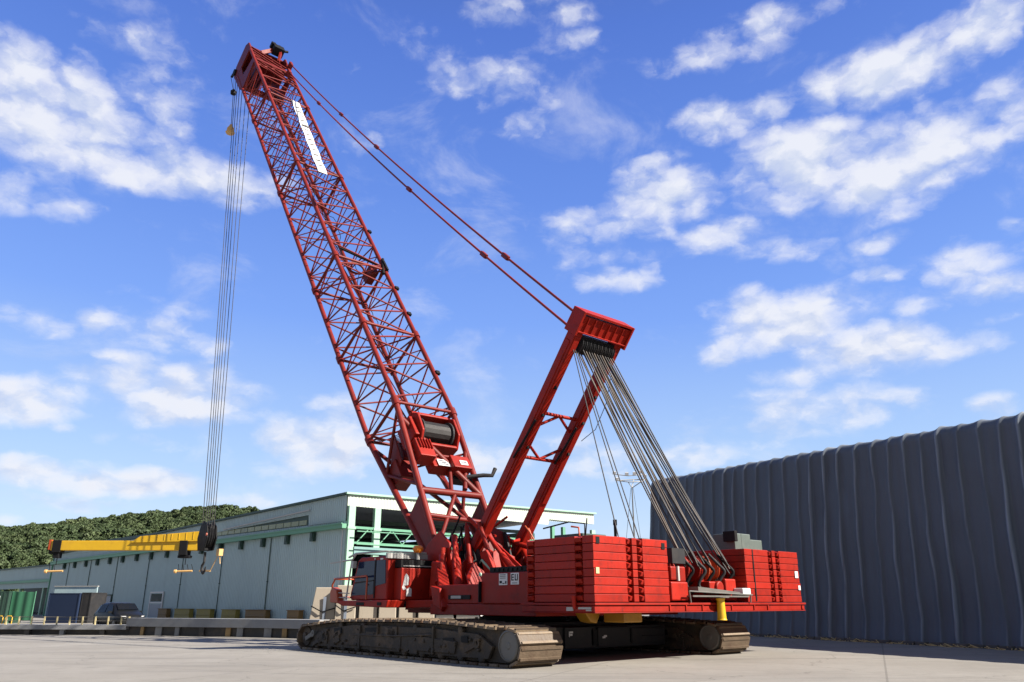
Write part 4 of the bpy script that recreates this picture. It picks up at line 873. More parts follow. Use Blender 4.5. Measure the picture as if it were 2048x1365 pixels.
m = K(); m.box((.16, 4.28, 2.48), (.24, 4.36, 2.95)); m.build('cable_duct', 'ltgrey', bay)
m = K(); m.hexa([(-.12, 4.95, 2.13), (-.12, 7.4, 2.10), (.35, 7.4, 2.10), (.35, 4.95, 2.13), (-.12, 4.95, 2.30), (-.12, 7.4, 2.14), (.35, 7.4, 2.14), (.35, 4.95, 2.30)]); m.build('tread_plate', 'disc', bay)
m = K(); m.box((-.14, 7.55, 2.06), (.25, 8.05, 2.28)); m.build('junction_box', 'white', bay, bevel=.03)
m = K(); m.box((-.15, 4.6, 1.97), (.4, 7.9, 2.02)); m.tube((-.15, 4.4, 2.15), (-.15, 8.1, 2.05), .025); m.tube((-.15, 4.4, 2.15), (-.12, 4.5, 1.79), .025); m.tube((-.15, 8.0, 2.05), (-.12, 8.0, 1.79), .025); m.build('step_rail', 'disc', bay)
m = K(); m.disc((-.2, 6.05, 1.22), DZ, [(.17, 0), (.17, .02), (.15, .05), (.13, .62), (.16, .68), (.16, .72)], 24); jl = m.build('jack_leg', 'yellow', CR)
m = K(); m.disc((-.2, 6.05, 1.945), DZ, [(.3, 0), (.3, .03)], 20); m.build('flange', 'disc', jl)
m = K(); m.box((.3, 4.2, 3.05), (.6, 4.9, 3.55)); m.build('cable_shield', 'char', bay)

# --- mast (A-frame) leaning back over the counterweights
def mp(t, b, n=0, u=0):     # t 0..1 up the mast; n along the rear-facing normal
    f, h = Vector((10.25, 0, 3.0)), Vector((2.75, 0, 12.75)); d = (h - f).normalized(); nr = Vector((-d.z, 0, d.x))
    p = f + (h - f) * t + nr * n; return (p.x, b, p.z)
mt = K(); mt.prism([(9.4, 2.95, 1.75), (11.0, 2.95, 1.75), (10.6, 2.95, 3.2), (9.9, 2.95, 3.2)], (0, .12, 0)); mt.prism([(9.4, 5.45, 1.75), (11.0, 5.45, 1.75), (10.6, 5.45, 3.2), (9.9, 5.45, 3.2)], (0, .12, 0)); mt.tube((10.25, 2.7, 3.0), (10.25, 5.8, 3.0), .12, n=12)
mast = mt.build('mast', 'red', CR, bevel=.01)
mdir = Vector((-7.5, 0, 9.75)).normalized(); mnr = Vector((-mdir.z, 0, mdir.x))
for b in (3.05, 5.35):
    m = K(); m.bar(mp(.02, b), mp(.97, b), .38, .48, tuple(mnr))
    m.bar(mp(.10, b - .205), mp(.88, b - .205), .05, .26, tuple(mnr)); m.bar(mp(.3, b, .255), mp(.9, b, .255), .28, .04, tuple(mnr)); lg = m.build('mast_leg', 'red', mast, bevel=.02)
    m = K()
    for t in (.5, .62, .72): m.box(tuple(x - .06 for x in mp(t, b, .28)), tuple(x + .06 for x in mp(t, b, .30)))
    m.path([mp(.45, b - .3, .1), mp(.52, b - .32, .25), mp(.6, b - .26, .3)], .05, 6); islands(m, 'cable_bracket', 'black', lg, 0)
m = K()
tA, tB = .455, .62
m.tube(mp(tB, 3.05), mp(tB, 5.35), .075); m.tube(mp(tA, 3.05), mp(tA, 5.35), .075)
m.tube(mp(tB, 4.2), mp((tA + tB) / 2 + .03, 3.2), .06); m.tube(mp(tB, 4.2), mp((tA + tB) / 2 + .03, 5.2), .06); m.tube(mp(tA, 4.2), mp((tA + tB) / 2 - .03, 3.2), .06); m.tube(mp(tA, 4.2), mp((tA + tB) / 2 - .03, 5.2), .06)
m.build('mast_lacing', 'red', mast)
# head box
hd = K(); 
c0 = Vector(mp(.945, 4.2)); hd.obox(c0, (mdir, (0, 1, 0), mnr), (.34, 1.42, .26))
head = hd.build('mast_head', 'red', mast, bevel=.03)
m = K(); m.obox(Vector(mp(.945, 2.79)), (mdir, (0, 1, 0), mnr), (.50, .05, .36)); m.obox(Vector(mp(.945, 5.62)), (mdir, (0, 1, 0), mnr), (.50, .05, .36)); m.obox(Vector(mp(.982, 4.2, .0)), (mdir, (0, 1, 0), mnr), (.05, 1.42, .34))
for b in (3.15, 3.55, 3.95, 4.35, 4.75, 5.15): m.obox(Vector(mp(.945, b, .285)), (mdir, (0, 1, 0), mnr), (.3, .02, .04))
m.obox(Vector(mp(.918, 4.2, .29)), (mdir, (0, 1, 0), mnr), (.03, 1.36, .06)); m.build('end_plate', 'red', head, bevel=.012)
m = K(); m.tube(mp(.875, 2.9, .02), mp(.875, 5.5, .02), .07, n=12); m.obox(Vector(mp(.9, 4.2, 0)), (mdir, (0, 1, 0), mnr), (.08, 1.2, .2)); m.build('sheave_shaft', 'black', head)
for k in range(9):
    b = 3.35 + k * .215; m = K(); m.disc(mp(.875, b, .02), DB, [(.1, 0), (.36, 0), (.38, .03), (.32, .06), (.32, .08), (.38, .11), (.36, .14), (.1, .14)], 22); m.build('sheave', 'char', head)

# --- boom
TH = R(54.34); F0 = Vector((10.92, 4, 3.0)); BA = Vector((math.cos(TH), 0, math.sin(TH))); BN = Vector((-math.sin(TH), 0, math.cos(TH)))
HB, WB, ST = 1.41, 1.74, 56.0
def kh(s): return HB if s > 9 else .30 + (HB - .30) * max(0, (s - .6) / 8.4)
def bp(s, j, k): p = F0 + BA * s + BN * k; return (p.x, p.y + j, p.z)
def ch(s, i): j, k = ((-1, -1), (-1, 1), (1, -1), (1, 1))[i]; return bp(s, j * WB, k * kh(s))
fo = K()
for j in (-1, 1):
    fo.prism([bp(-.25, j * WB - .16, -.25), bp(-.25, j * WB - .16, .25), bp(1.1, j * WB - .16, .42), bp(1.1, j * WB - .16, -.42)], (0, .32, 0)); fo.tube((F0.x, F0.y + j * WB - .35, F0.z), (F0.x, F0.y + j * WB + .35, F0.z), .2, n=14)
boom = fo.build('boom', 'boomred', CR, bevel=.015)
for i in range(4):
    m = K(); m.path([ch(s, i) for s in (.6, 9)] , .15, 10); m.path([ch(s, i) for s in (9, 55.2)], .135, 10)
    for s in (9.0, 15.4, 22.0, 34.0, 46.0): m.tube(ch(s - .22, i), ch(s + .22, i), .20, n=10)
    m.build('chord', 'boomred', boom)
faces = {'left': (0, 1), 'right': (2, 3), 'top': (1, 3), 'bottom': (0, 2)}
P_ = 2.36
for fn, (i, j) in faces.items():
    m = K(); s = 9.4; flip = fn in ('right', 'top')
    while s < 52.8:
        r = .050 if s < 34 else .044
        m.tube(ch(s, i), ch(s + P_ / 2, j), r, n=6); m.tube(ch(s + P_ / 2, j), ch(s + P_, i), r, n=6)
        if fn in ('left', 'right'): m.tube(ch(s, i), ch(s + .12, j), .034, n=6)
        if s > 31 and fn in ('left', 'right'): m.tube(ch(s + P_ / 2, i), ch(s + P_ / 2 + .1, j), .03, n=5)
        s += P_
    m.build('lacing', 'boomred', boom)
m = K(); s = 9.4; q = 0
while s < 53:       # inner cross frames and the walkway cables inside the truss
    a, b = ((0, 3), (1, 2))[q % 2]; m.tube(ch(s, a), ch(s, b), .035, n=6)
    if s > 20: m.tube(ch(s + 1.2, 1 - (q % 2)), ch(s + 1.2, 2 + (q % 2)), .032, n=5)
    s += P_; q += 1
m.build('cross_frame', 'boomred', boom)
m = K(); prev = None
for k in range(90):
    s = 9.6 + k * .5; z = .25 * math.sin(k * .5) + .12 * math.sin(k * 1.9); p = bp(s, .95 + .18 * math.sin(k * .7), -.35 + z)
    if prev: m.tube(prev, p, .022, n=5, caps=False)
    prev = p
m.build('service_cable', 'black', boom); m = K(); prev = None
for k in range(60):
    s = 24 + k * .5; p = bp(s, -.7 + .12 * math.sin(k * .9), .55 + .18 * math.cos(k * .8))
    if prev: m.tube(prev, p, .028, n=5, caps=False)
    prev = p
m.build('service_cable', 'black', boom)
for s in (9.0, 15.4, 22.0, 34.0, 46.0):      # denser frames at the section joints
    m = K()
    for i, j in faces.values(): m.tube(ch(s, i), ch(s, j), .085, n=8)
    m.tube(ch(s, 0), ch(s, 3), .05, n=6); m.tube(ch(s, 1), ch(s, 2), .05, n=6)
    m.build('joint_frame', 'boomred', boom)
m = K()             # lower section: tapered foot with plated side and heavy braces
for j in (-1, 1):
    x = j * WB; m.prism([bp(.7, x - .04, -kh(.7)), bp(.7, x - .04, kh(.7)), bp(3.8, x - .04, kh(3.8)), bp(3.4, x - .04, -kh(3.4))], (0, .08, 0))
islands(m, 'foot_plate', 'boomred', boom, 0)
m = K()
m.tube(bp(3.9, -WB, kh(3.9)), bp(3.9, WB, kh(3.9)), .16, n=10); m.tube(bp(8.0, -WB, kh(8)), bp(3.9, WB, kh(3.9)), .15, n=10); m.tube(bp(3.9, .2, kh(3.9)), bp(.9, -WB, kh(.9)), .10, n=8); m.tube(bp(3.9, 0, kh(3.9)), bp(5.4, .4, kh(5)), .1, n=8); m.tube(bp(2.6, -WB, kh(2.6)), bp(2.4, WB, kh(2.6)), .11, n=8)
m.tube(bp(6.6, WB, kh(6.6)), bp(4.2, .9, kh(4)), .12, n=8); m.tube(bp(6.4, -WB, -kh(6.4)), bp(4.2, -WB, kh(4.2)), .09, n=8); m.tube(bp(6.4, -WB, -kh(6.4)), bp(8.6, -WB, kh(8.6)), .08, n=8); m.tube(bp(4.2, WB, -kh(4.2)), bp(6.4, WB, kh(6.4)), .09, n=8)
m.tube(bp(3.6, -WB, -kh(3.6)), bp(3.6, WB, -kh(3.6)), .13, n=8); m.tube(bp(8.4, -WB, -kh(8.4)), bp(3.6, WB, -kh(3.6)), .1, n=8); m.tube(bp(6.4, -WB, -kh(6.4)), bp(6.4, WB, kh(6.4)), .06, n=6); m.tube(bp(6.4, WB, -kh(6.4)), bp(6.4, -WB, kh(6.4)), .06, n=6); m.tube(bp(6.0, -WB, kh(6)), bp(6.0, WB, kh(6)), .08, n=8)
m.build('foot_bracing', 'boomred', boom)
# hoist winch carried in the boom
wz = .75
hw = K()
for j in (-1.12, 1.02): hw.prism([bp(6.5, j, .3), bp(8.2, j, .3), bp(8.3, j, 1.5), bp(7.9, j, 1.85), bp(6.9, j, 1.75), bp(6.4, j, 1.2)], (0, .14, 0))
hw.obox(Vector(bp(8.25, -.05, 1.15)), (BA, (0, 1, 0), BN), (.09, 1.1, .42)); hw.obox(Vector(bp(6.5, -.05, .9)), (BA, (0, 1, 0), BN), (.08, 1.1, .4)); hw.obox(Vector(bp(7.4, -1.25, .9)), (BA, (0, 1, 0), BN), (.6, .14, .6))
hwin = hw.build('hoist_winch', 'red', boom, bevel=.05)
m = K(); m.disc(bp(7.4, -.9, 1.12), DB, [(.66, 0), (.66, .08), (.5, .1), (.5, 1.7), (.66, 1.72), (.66, 1.8)], 32); dr = m.build('drum', 'char', hwin)
m = K(); pts = []
for k in range(24 * 16): q = k * 2 * math.pi / 16; c = Vector(bp(7.4, -.78 + 1.56 * k / 384, 1.12)); pts.append(tuple(c + BA * .52 * math.cos(q) + BN * .52 * math.sin(q)))
m.path(pts, .034, 5); m.build('rope_winding', 'drope', dr)
m = K(); m.obox(Vector(bp(6.0, -1.1, 1.1)), (BA, (0, 1, 0), BN), (.55, .45, .35)); m.obox(Vector(bp(5.5, .9, .9)), (BA, (0, 1, 0), BN), (.38, .55, .4)); m.obox(Vector(bp(5.6, .0, .7)), (BA, (0, 1, 0), BN), (.3, .6, .3))
for k in range(5): m.obox(Vector(bp(6.2, -1.4 + k * .16, 1.5)), (BA, (0, 1, 0), BN), (.3, .03, .06))
islands(m, 'winch_box', 'red', hwin, .04)
m = K(); m.obox(Vector(bp(5.5, .0, 1.06)), (BA, (0, 1, 0), BN), (.20, .36, .02)); m.obox(Vector(bp(5.4, .98, 1.32)), (BA, (0, 1, 0), BN), (.14, .22, .02)); np_ = islands(m, 'notice_plate', 'white', hwin, 0)[0]
m = K()
for k in range(3): m.obox(Vector(bp(5.6 - k * .1, -.12 + .1 * k, 1.09)), (BA, (0, 1, 0), BN), (.025, .14, .006))
for b in (.86, .98, 1.08): m.obox(Vector(bp(5.4, b, 1.346)), (BA, (0, 1, 0), BN), (.05, .03, .006))
m.build('printing', 'blue', np_)
m = K(); m.path([bp(4.9, 1.2, .9), bp(4.75, 1.9, 1.3), bp(4.6, 2.25, 1.5), bp(4.9, 2.45, 1.7)], .10, 8); m.obox(Vector(bp(5.1, 1.3, .5)), (BA, (0, 1, 0), BN), (.2, .7, .2)); m.build('bracket_arm', 'char', hwin)
# rigging box on the lower left
m = K(); m.obox(Vector(bp(6.2, -1.2, -.75)), (BA, (0, 1, 0), BN), (.55, .42, .5)); m.obox(Vector(bp(7.3, -.9, -.5)), (BA, (0, 1, 0), BN), (.5, .2, .4)); m.prism([bp(5.8, -1.5, -1.2), bp(8.0, -1.5, -.3), bp(8.0, -1.5, .2), bp(6.4, -1.5, .0)], (0, .08, 0)); islands(m, 'rigging_box', 'boomred', boom, .03)
m = K()
for k in range(9): m.tube(bp(9.4 - k * .06, -1.6 + .05 * k, -1.3), bp(7.0 + k * .17, -.9, .35 - k * .05), .022, n=5)
m.build('hose_fan', 'boomred', boom)
m = K(); pts = [tuple(Vector(bp(23.2, .55, .3)) + (BA * .28 + BN * .2) * math.sin(q) + Vector((0, 1, 0)) * .62 * math.cos(q)) for q in [2 * math.pi * k / 24 for k in range(25)]]
m.path(pts, .075, 8); m.obox(Vector(bp(22.7, 1.45, .4)), (BA, (0, 1, 0), BN), (.35, .25, .5)); m.build('rope_guide_ring', 'boomred', boom)
m = K(); m.tube(bp(21.5, 1.5, 1.4), bp(23, 1.8, 1.6), .1); m.tube(bp(23.5, -.9, 1.2), bp(22.8, 1.6, 1.2), .09); m.obox(Vector(bp(22.2, 1.74, 1.55)), (BA, (0, 1, 0), BN), (.5, .06, .15)); islands(m, 'cable_clamp', 'black', boom, 0)
for k, s in enumerate((12, 17.3, 19.9, 26.4)):
    m = K(); m.obox(Vector(bp(s, 1.74 + .12, 1.55)), (BA, (0, 1, 0), BN), (.12, .12, .08)); m.build('cable_clip', 'black', boom)
# white sign strip
sg = K(); n = 30
gp = [[bp(33.4 + 12.6 * k / n, .10 + .5 * k / n + dj + .02 * math.sin(k), 1.53 + .02 * math.sin(k * .9)) for dj in (-.36, .36)] for k in range(n + 1)]
sg.sheet(gp); sg.sheet([[(p[0] + .02, p[1], p[2] - .02) for p in r] for r in gp]); sign = sg.build('sign_strip', 'white', boom, recalc=False)
m = K()
for k in range(13):
    s = 34.4 + k * .86; j = .12 + .5 * (s - 33.4) / 12.6
    m.hexa([bp(s + u, j + v, 1.565 + w) for w in (0, .012) for u, v in ((-.07, -.2), (.05, -.2), (.2, .18), (.07, .18))])
m.obox(Vector(bp(41.2, .45, 1.58)), (BA, (0, 1, 0), BN), (.09, .3, .02)); islands(m, 'letter', 'disc', sign)
# boom head
bh = K()
for j in (-1, 1):
    x = j * WB
    bh.prism([bp(55.3, x - .07, -1.75), bp(56.3, x - .07, -1.8), bp(56.8, x - .07, -1.1), bp(56.8, x - .07, 1.1), bp(56.3, x - .07, 1.6), bp(55.3, x - .07, 1.55)], (0, .14, 0))
    bh.prism([bp(52.4, x - .07, -1.5), bp(53.6, x - .07, -1.75), bp(53.9, x - .07, -.7), bp(53.3, x - .07, 1.5), bp(52.6, x - .07, 1.5)], (0, .14, 0))
    bh.bar(bp(53, x, -1.6), bp(56, x, -1.75), .2, .26); bh.prism([bp(53.7, x - .05, -1.7), bp(55.3, x - .05, -1.7), bp(55.3, x - .05, -.5), bp(53.8, x - .05, -.7)], (0, .08, 0))
bh.obox(Vector(bp(56.62, 0, 0)), (BA, (0, 1, 0), BN), (.14, WB - .08, 1.25)); bh.obox(Vector(bp(53.2, 0, -1.4)), (BA, (0, 1, 0), BN), (.5, WB - .08, .14)); bh.obox(Vector(bp(52.9, 0, 1.4)), (BA, (0, 1, 0), BN), (.2, WB - .08, .16))
for x in (-1.15, -.35, .45, 1.2): bh.obox(Vector(bp(54.7, x, .0)), (BA, (0, 1, 0), BN), (1.6, .06, 1.2))
for k in range(6): bh.bar(bp(56.0 - k * .72, -WB, 1.46), bp(53.9 - k * .85, WB, 1.46), .15, .10, tuple(BN))
bhead = bh.build('boom_head', 'boomred', boom, bevel=.02)
for j in (-1.5, -1.15, -.8, -.45, -.1):
    m = K(); m.disc(bp(55.4, j, -1.55), DB, [(.1, 0), (.52, 0), (.55, .04), (.48, .08), (.48, .12), (.55, .16), (.52, .2), (.1, .2)], 26); m.build('sheave', 'char', bhead)
m = K(); m.bar(bp(55.9, -.6, 1.3), bp(57.0, .7, 1.75), .3, .35); m.bar(bp(55.2, .9, 1.4), bp(56.6, 1.2, 1.9), .2, .3); islands(m, 'beacon_arm', 'boomred', bhead, .02); m = K(); m.obox(Vector(bp(56.9, .95, 1.85)), (BA, (0, 1, 0), BN), (.42, .5, .42)); m.tube(bp(57.2, 1.2, 1.9), bp(57.9, 1.25, 2.1), .06); m.obox(Vector(bp(57.3, .5, 2.0)), (BA, (0, 1, 0), BN), (.2, .2, .3)); m.tube(bp(57.0, 1.5, 2.0), bp(57.1, 1.9, 2.1), .12); m.build('tip_beacon', 'black', bhead, bevel=.03)
m = K(); m.disc(bp(56.3, -1.95, -1.5), DB, [(.3, 0), (.3, .15)], 16); m.bar(bp(56.2, -1.7, -1.6), bp(57.0, -1.75, -2.1), .14); m.disc(bp(57.0, -1.8, -2.1), DB, [(.2, 0), (.2, .12)], 14); m.build('tip_roller', 'black', bhead)
m = K(); m.obox(Vector(bp(54.4, 1.75, 1.75)), (BA, (0, 1, 0), BN), (.35, .12, .3)); m.obox(Vector(bp(52.0, 1.1, 1.75)), (BA, (0, 1, 0), BN), (.35, .12, .3)); islands(m, 'pendant_lug', 'boomred', bhead, .02)

# --- pendants
def pendant(p, q, r, joints):
    p, q = Vector(p), Vector(q); m = K(); n = 24; pts = []
    for k in range(n + 1): t = k / n; c = p.lerp(q, t); c.z -= .55 * 4 * t * (1 - t); pts.append(c)
    m.path(pts, r, 7); o = m.build('pendant', 'boomred', CR)
    for t in joints: m = K(); c = pts[int(t * n)]; d = pts[int(t * n) + 1] - c; m.bar(c - d * .10, c + d * .16, .17, .22); m.build('pendant_link', 'boomred', o, bevel=.02)
pendant(bp(54.4, 1.75, 1.9), mp(.965, 2.86, -.22), .055, (.36, .5, .9)); pendant(bp(51.9, 1.1, 1.9), mp(.915, 2.9, -.2), .055, (.24, .66, .85))

# --- boom hoist ropes from mast head to winch bay
bot = [(.42, 5.0, 3.15), (.45, 5.06, 3.05), (.48, 5.12, 2.95), (.4, 5.62, 3.2), (.42, 5.72, 3.1), (.44, 5.80, 3.0), (.40, 5.9, 2.95), (.36, 6.35, 3.2), (.38, 6.43, 3.1), (.4, 6.5, 3.0), (.4, 6.58, 2.95), (.34, 7.5, 3.05), (.36, 7.58, 2.95), (.38, 7.66, 2.9), (.42, 7.95, 2.75), (.44, 8.0, 2.7)]
bot = sorted(bot + [(.5, 5.2, 3.0), (.5, 5.55, 3.1), (.5, 6.0, 2.9), (.5, 6.25, 3.1), (.5, 6.68, 2.9), (.5, 7.4, 2.9), (.5, 7.74, 2.8), (.5, 7.85, 2.7)], key=lambda p: p[1])
for k, p in enumerate(bot):
    t0 = Vector(mp(.868, 3.42 + k * .078, .30 if k % 2 else -.18)); p = Vector(p); m = K(); pts = []
    for i in range(17): t = i / 16; c = t0.lerp(p, t); c.z -= .10 * 4 * t * (1 - t) * (1 + .5 * (k % 3)); c.y += .04 * math.sin(k * 2 + t * 3) * t * (1 - t) * 4; pts.append(c)
    m.path(pts, .026, 6); m.build('boom_hoist_rope', 'rope' if k % 3 == 0 else 'drope', CR)
for (p, b) in (((1.0, 2.35, 3.72), 3.1), ((.9, 3.05, 3.72), 3.2), ((.9, 3.3, 3.72), 3.3)):
    m = K(); m.path([mp(.86, b, .2), lerp(mp(.86, b, .2), p, .5), p], .02, 6); m.build('guy_rope', 'drope', CR)
m = K(); m.path([mp(.84, 5.3, .5), mp(.72, 5.6, .75), mp(.62, 5.75, .7), mp(.56, 5.6, .4)], .016, 5); m.build('loose_cable', 'drope', mast)

# --- hoist ropes and hook block
hk = Vector((42.77, 4.0, 5.3))
m = K()
for j in (-.34, .34): m.prism([(hk.x - .62, hk.y + j - .05, hk.z + .1), (hk.x + .62, hk.y + j - .05, hk.z + .1), (hk.x + .95, hk.y + j - .05, hk.z + 1.0), (hk.x + .55, hk.y + j - .05, hk.z + 1.9), (hk.x - .05, hk.y + j - .05, hk.z + 2.25), (hk.x - .75, hk.y + j - .05, hk.z + 1.8), (hk.x - 1.0, hk.y + j - .05, hk.z + 1.0)], (0, .1, 0))
m.box((hk.x - .35, hk.y - .34, hk.z + .1), (hk.x + .35, hk.y + .34, hk.z + .55)); blk = m.build('hook_block', 'black', CR, bevel=.04)
for j in (-.25, -.08, .1):
    m = K(); m.disc((hk.x, hk.y + j, hk.z + 1.15), DB, [(.1, 0), (.86, 0), (.9, .04), (.8, .07), (.9, .11), (.86, .15), (.1, .15)], 28); m.build('sheave', 'char', blk)
m = K(); m.disc((hk.x - .85, hk.y - .42, hk.z + 1.2), DB, [(.12, 0), (.12, .06)], 12); m.build('side_lamp', 'orange', blk)
m = K(); m.tube(tuple(hk), (hk.x, hk.y, hk.z - .7), .09, n=10); m.path([(hk.x, hk.y, hk.z - .7), (hk.x + .3, hk.y, hk.z - .95), (hk.x + .28, hk.y, hk.z - 1.3), (hk.x, hk.y, hk.z - 1.48), (hk.x - .32, hk.y, hk.z - 1.3), (hk.x - .4, hk.y, hk.z - 1.05)], [.08, .10, .11, .11, .08, .04], 10); m.build('hook', 'char', blk)
m = K(); m.tube((hk.x - 1.1, hk.y + .1, hk.z - 1.35), (hk.x + 1.0, hk.y + .1, hk.z - 1.3), .06, n=8); m.path([(hk.x - 1.1, hk.y + .1, hk.z - 1.35), (hk.x - 1.7, hk.y + .2, hk.z - .6), (hk.x - 2.0, hk.y + .3, hk.z - .1), (hk.x - 2.3, hk.y + .3, hk.z - .9)], .03, 6); m.obox((hk.x - 2.0, hk.y + .3, hk.z - .1), (DA, DB, DZ), (.26, .15, .24)); m.build('sling', 'ball', blk)
tops = [(bp(56.3, -1.55, -2.0), 1.3), (bp(55.9, -1.45, -2.0), .7), (bp(55.5, -1.3, -2.0), .25), (bp(55.2, -1.1, -2.0), -.2), (bp(54.8, -.8, -2.0), -.7), (bp(54.5, -.45, -2.0), -1.2)]
for t, da in tops[:6]:
    q = (hk.x + da * .92, hk.y + .0, hk.z + 1.75 - .12 * abs(da)); m = K(); m.path([t, lerp(t, q, .3), lerp(t, q, .65), q], .028, 6); m.build('hoist_rope', 'drope', CR)
# auxiliary line with ball weight
aux = bp(56.9, -1.9, -2.15)
ball = Vector((46.66, 3.0, 43.0))
m = K(); m.path([aux, (47.3, 3.0, 47.6), tuple(ball + Vector((0, 0, .6)))], .028, 6); au = m.build('auxiliary_line', 'drope', CR)
m = K(); m.disc(tuple(ball), DZ, [(.10, -.46), (.34, -.42), (.42, -.3), (.28, -.25), (.33, -.08), (.31, .13), (.18, .34), (.10, .55)], 20); m.build('ball_weight', 'ball', au)
m = K(); m.disc((47.25, 3.0, 47.4), DZ, [(.08, -.3), (.25, -.2), (.27, .1), (.1, .3)], 14); m.tube((47.25, 3.0, 47.6), (47.7, 3.0, 49.6), .018); m.build('limit_switch', 'black', au)
# --- boom foot: cylinders, brackets, hoses
m = K()
for b in (1.95, 2.6, 5.35, 6.05): m.prism([(10.1, b, 1.75), (12.6, b, 1.75), (11.5, b, 3.25), (10.5, b, 3.25)], (0, .1, 0))
islands(m, 'boom_bracket', 'red', CR, .015)
def clutter():
    rr = random.Random(11)
    m = K(); m.bar((9.6, 1.3, 3.3), (8.0, .5, 1.55), .42, .28); m.prism([(8.15, .34, 1.5), (8.7, .34, 1.7), (8.9, .34, 2.4), (8.3, .34, 2.3)], (0, .3, 0)); m.build('stay_cylinder', 'red', CR, bevel=.04)
    m = K(); m.tube((9.7, 1.5, 3.6), (9.1, .9, 2.5), .16, n=10); m.prism([(9.0, 1.0, 2.0), (9.9, 1.0, 2.0), (9.8, 1.0, 3.35), (9.2, 1.0, 3.3)], (0, .12, 0)); m.prism([(8.2, 2.2, 1.75), (9.3, 2.2, 1.75), (9.0, 2.2, 3.3), (8.5, 2.2, 3.3)], (0, .14, 0)); m.prism([(7.3, 2.5, 2.4), (8.1, 2.5, 2.4), (8.6, 2.5, 3.7), (8.2, 2.5, 3.8)], (0, .16, 0)); islands(m, 'mast_bracket', 'red', CR, .03)
    m = K(); m.bar((9.9, 2.9, 5.2), (7.4, 4.4, 2.6), .15); m.tube((10.6, 5.3, 4.6), (8.2, 6.2, 3.35), .13, n=10); m.tube((8.9, 2.7, 4.9), (7.6, 2.7, 2.5), .09, n=8); m.tube((9.2, 3.4, 4.6), (8.0, 3.8, 2.6), .11, n=8); m.tube((9.9, 5.0, 4.4), (6.4, 5.6, 3.35), .11, n=8); m.tube((3.6, 2.2, 3.7), (4.9, 2.8, 2.9), .06); islands(m, 'back_stop', 'red', CR)
    m = K()
    for k in range(26):
        p = Vector((rr.uniform(9.2, 11.8), rr.uniform(2.0, 5.6), rr.uniform(2.0, 5.0))); q = p + Vector((rr.uniform(-1.6, 1.6), rr.uniform(-1.2, 1.2), rr.uniform(-1.2, 1.0))); mid = (p + q) / 2 + Vector((rr.uniform(-.4, .4), rr.uniform(-.4, .4), -rr.uniform(.2, .9)))
        m.path([p, lerp(p, mid, .6), mid, lerp(mid, q, .5), q], .042, 6)
    islands(m, 'hydraulic_hose', 'black', CR)
    m = K()
    for k in range(16):
        p = Vector((rr.uniform(8.2, 11.0), rr.uniform(1.9, 5.4), rr.uniform(2.0, 4.8))); q = p + Vector((rr.uniform(-1.5, 1.5), rr.uniform(-.9, .9), rr.uniform(-1.4, 1.4))); mid = (p + q) / 2 + Vector((rr.uniform(-.3, .3), rr.uniform(-.3, .3), rr.uniform(-.3, .3)))
        m.path([p, mid, q], [.05, .07, .05], 8)
    islands(m, 'pipe', 'red', CR)
    m = K(); m.prism([(9.3, 2.9, 2.4), (10.6, 2.9, 2.4), (10.9, 2.9, 4.0), (9.9, 2.9, 4.6), (9.1, 2.9, 3.7)], (0, .1, 0)); m.prism([(8.7, 4.6, 2.6), (10.4, 4.6, 2.6), (10.7, 4.6, 4.3), (9.5, 4.6, 4.7)], (0, .1, 0)); islands(m, 'pivot_plate', 'char', CR, .02)
    m = K(); m.box((9.6, 2.3, 1.75), (12.2, 5.5, 2.5)); m.disc((10.6, 2.7, 3.0), DB, [(.42, 0), (.42, 2.6)], 20); m.box((8.8, 2.6, 1.75), (9.6, 5.3, 3.0)); islands(m, 'swing_machinery', 'char', CR, .03)
    m = K(); m.box((9.75, 3.0, 2.6), (9.9, 3.3, 3.9)); m.box((8.7, 3.4, 3.0), (8.8, 3.5, 3.9)); m.tube((7.6, 2.6, 2.75), (8.4, 2.45, 3.4), .05); m.disc((6.2, .6, 2.75), DB, [(.07, 0), (.07, .05)], 12); islands(m, 'service_panel', 'pgreen', CR, 0)
    # heavy foot machinery: side cheeks, cross plates and sun-facing stiffeners round the boom pivots
    for b in (1.62, 6.28):
        m = K(); m.prism([(12.5, b, 1.5), (11.9, b, 3.0), (11.0, b, 4.1), (10.2, b, 4.6), (9.5, b, 4.1), (9.2, b, 2.9), (8.8, b, 1.5)], (0, .12, 0)); o = m.build('foot_cheek', 'red', CR, bevel=.02)
        m = K(); m.disc((10.92, b - .05, 3.0), DB, [(.34, 0), (.34, .22)], 20); m.build('pivot_pin', 'char', o)
        m = K()
        for a, z0, z1 in ((9.6, 1.9, 3.9), (10.3, 1.9, 2.6), (11.6, 1.9, 3.0)): m.box((a, b - .28, z0), (a + .07, b, z1))
        islands(m, 'stiffener', 'red', o)
    for (a, b0, b1, z0, z1, c) in ((9.0, 1.75, 3.1, 1.9, 3.5, 'red'), (8.3, 2.6, 4.4, 2.4, 3.9, 'red'), (9.4, 3.3, 5.0, 3.2, 4.9, 'boomred'), (8.6, 4.9, 6.2, 2.0, 4.0, 'boomred'), (7.6, 1.2, 2.2, 2.45, 3.25, 'red')):
        m = K(); m.prism([(a, b0, z0), (a, b1, z0), (a + .2, b1 - .1, z1 - .3), (a + .35, (b0 + b1) / 2, z1), (a + .25, b0 + .1, z1 - .5)], (.07, 0, 0)); m.build('cross_plate', c, CR, bevel=.015)
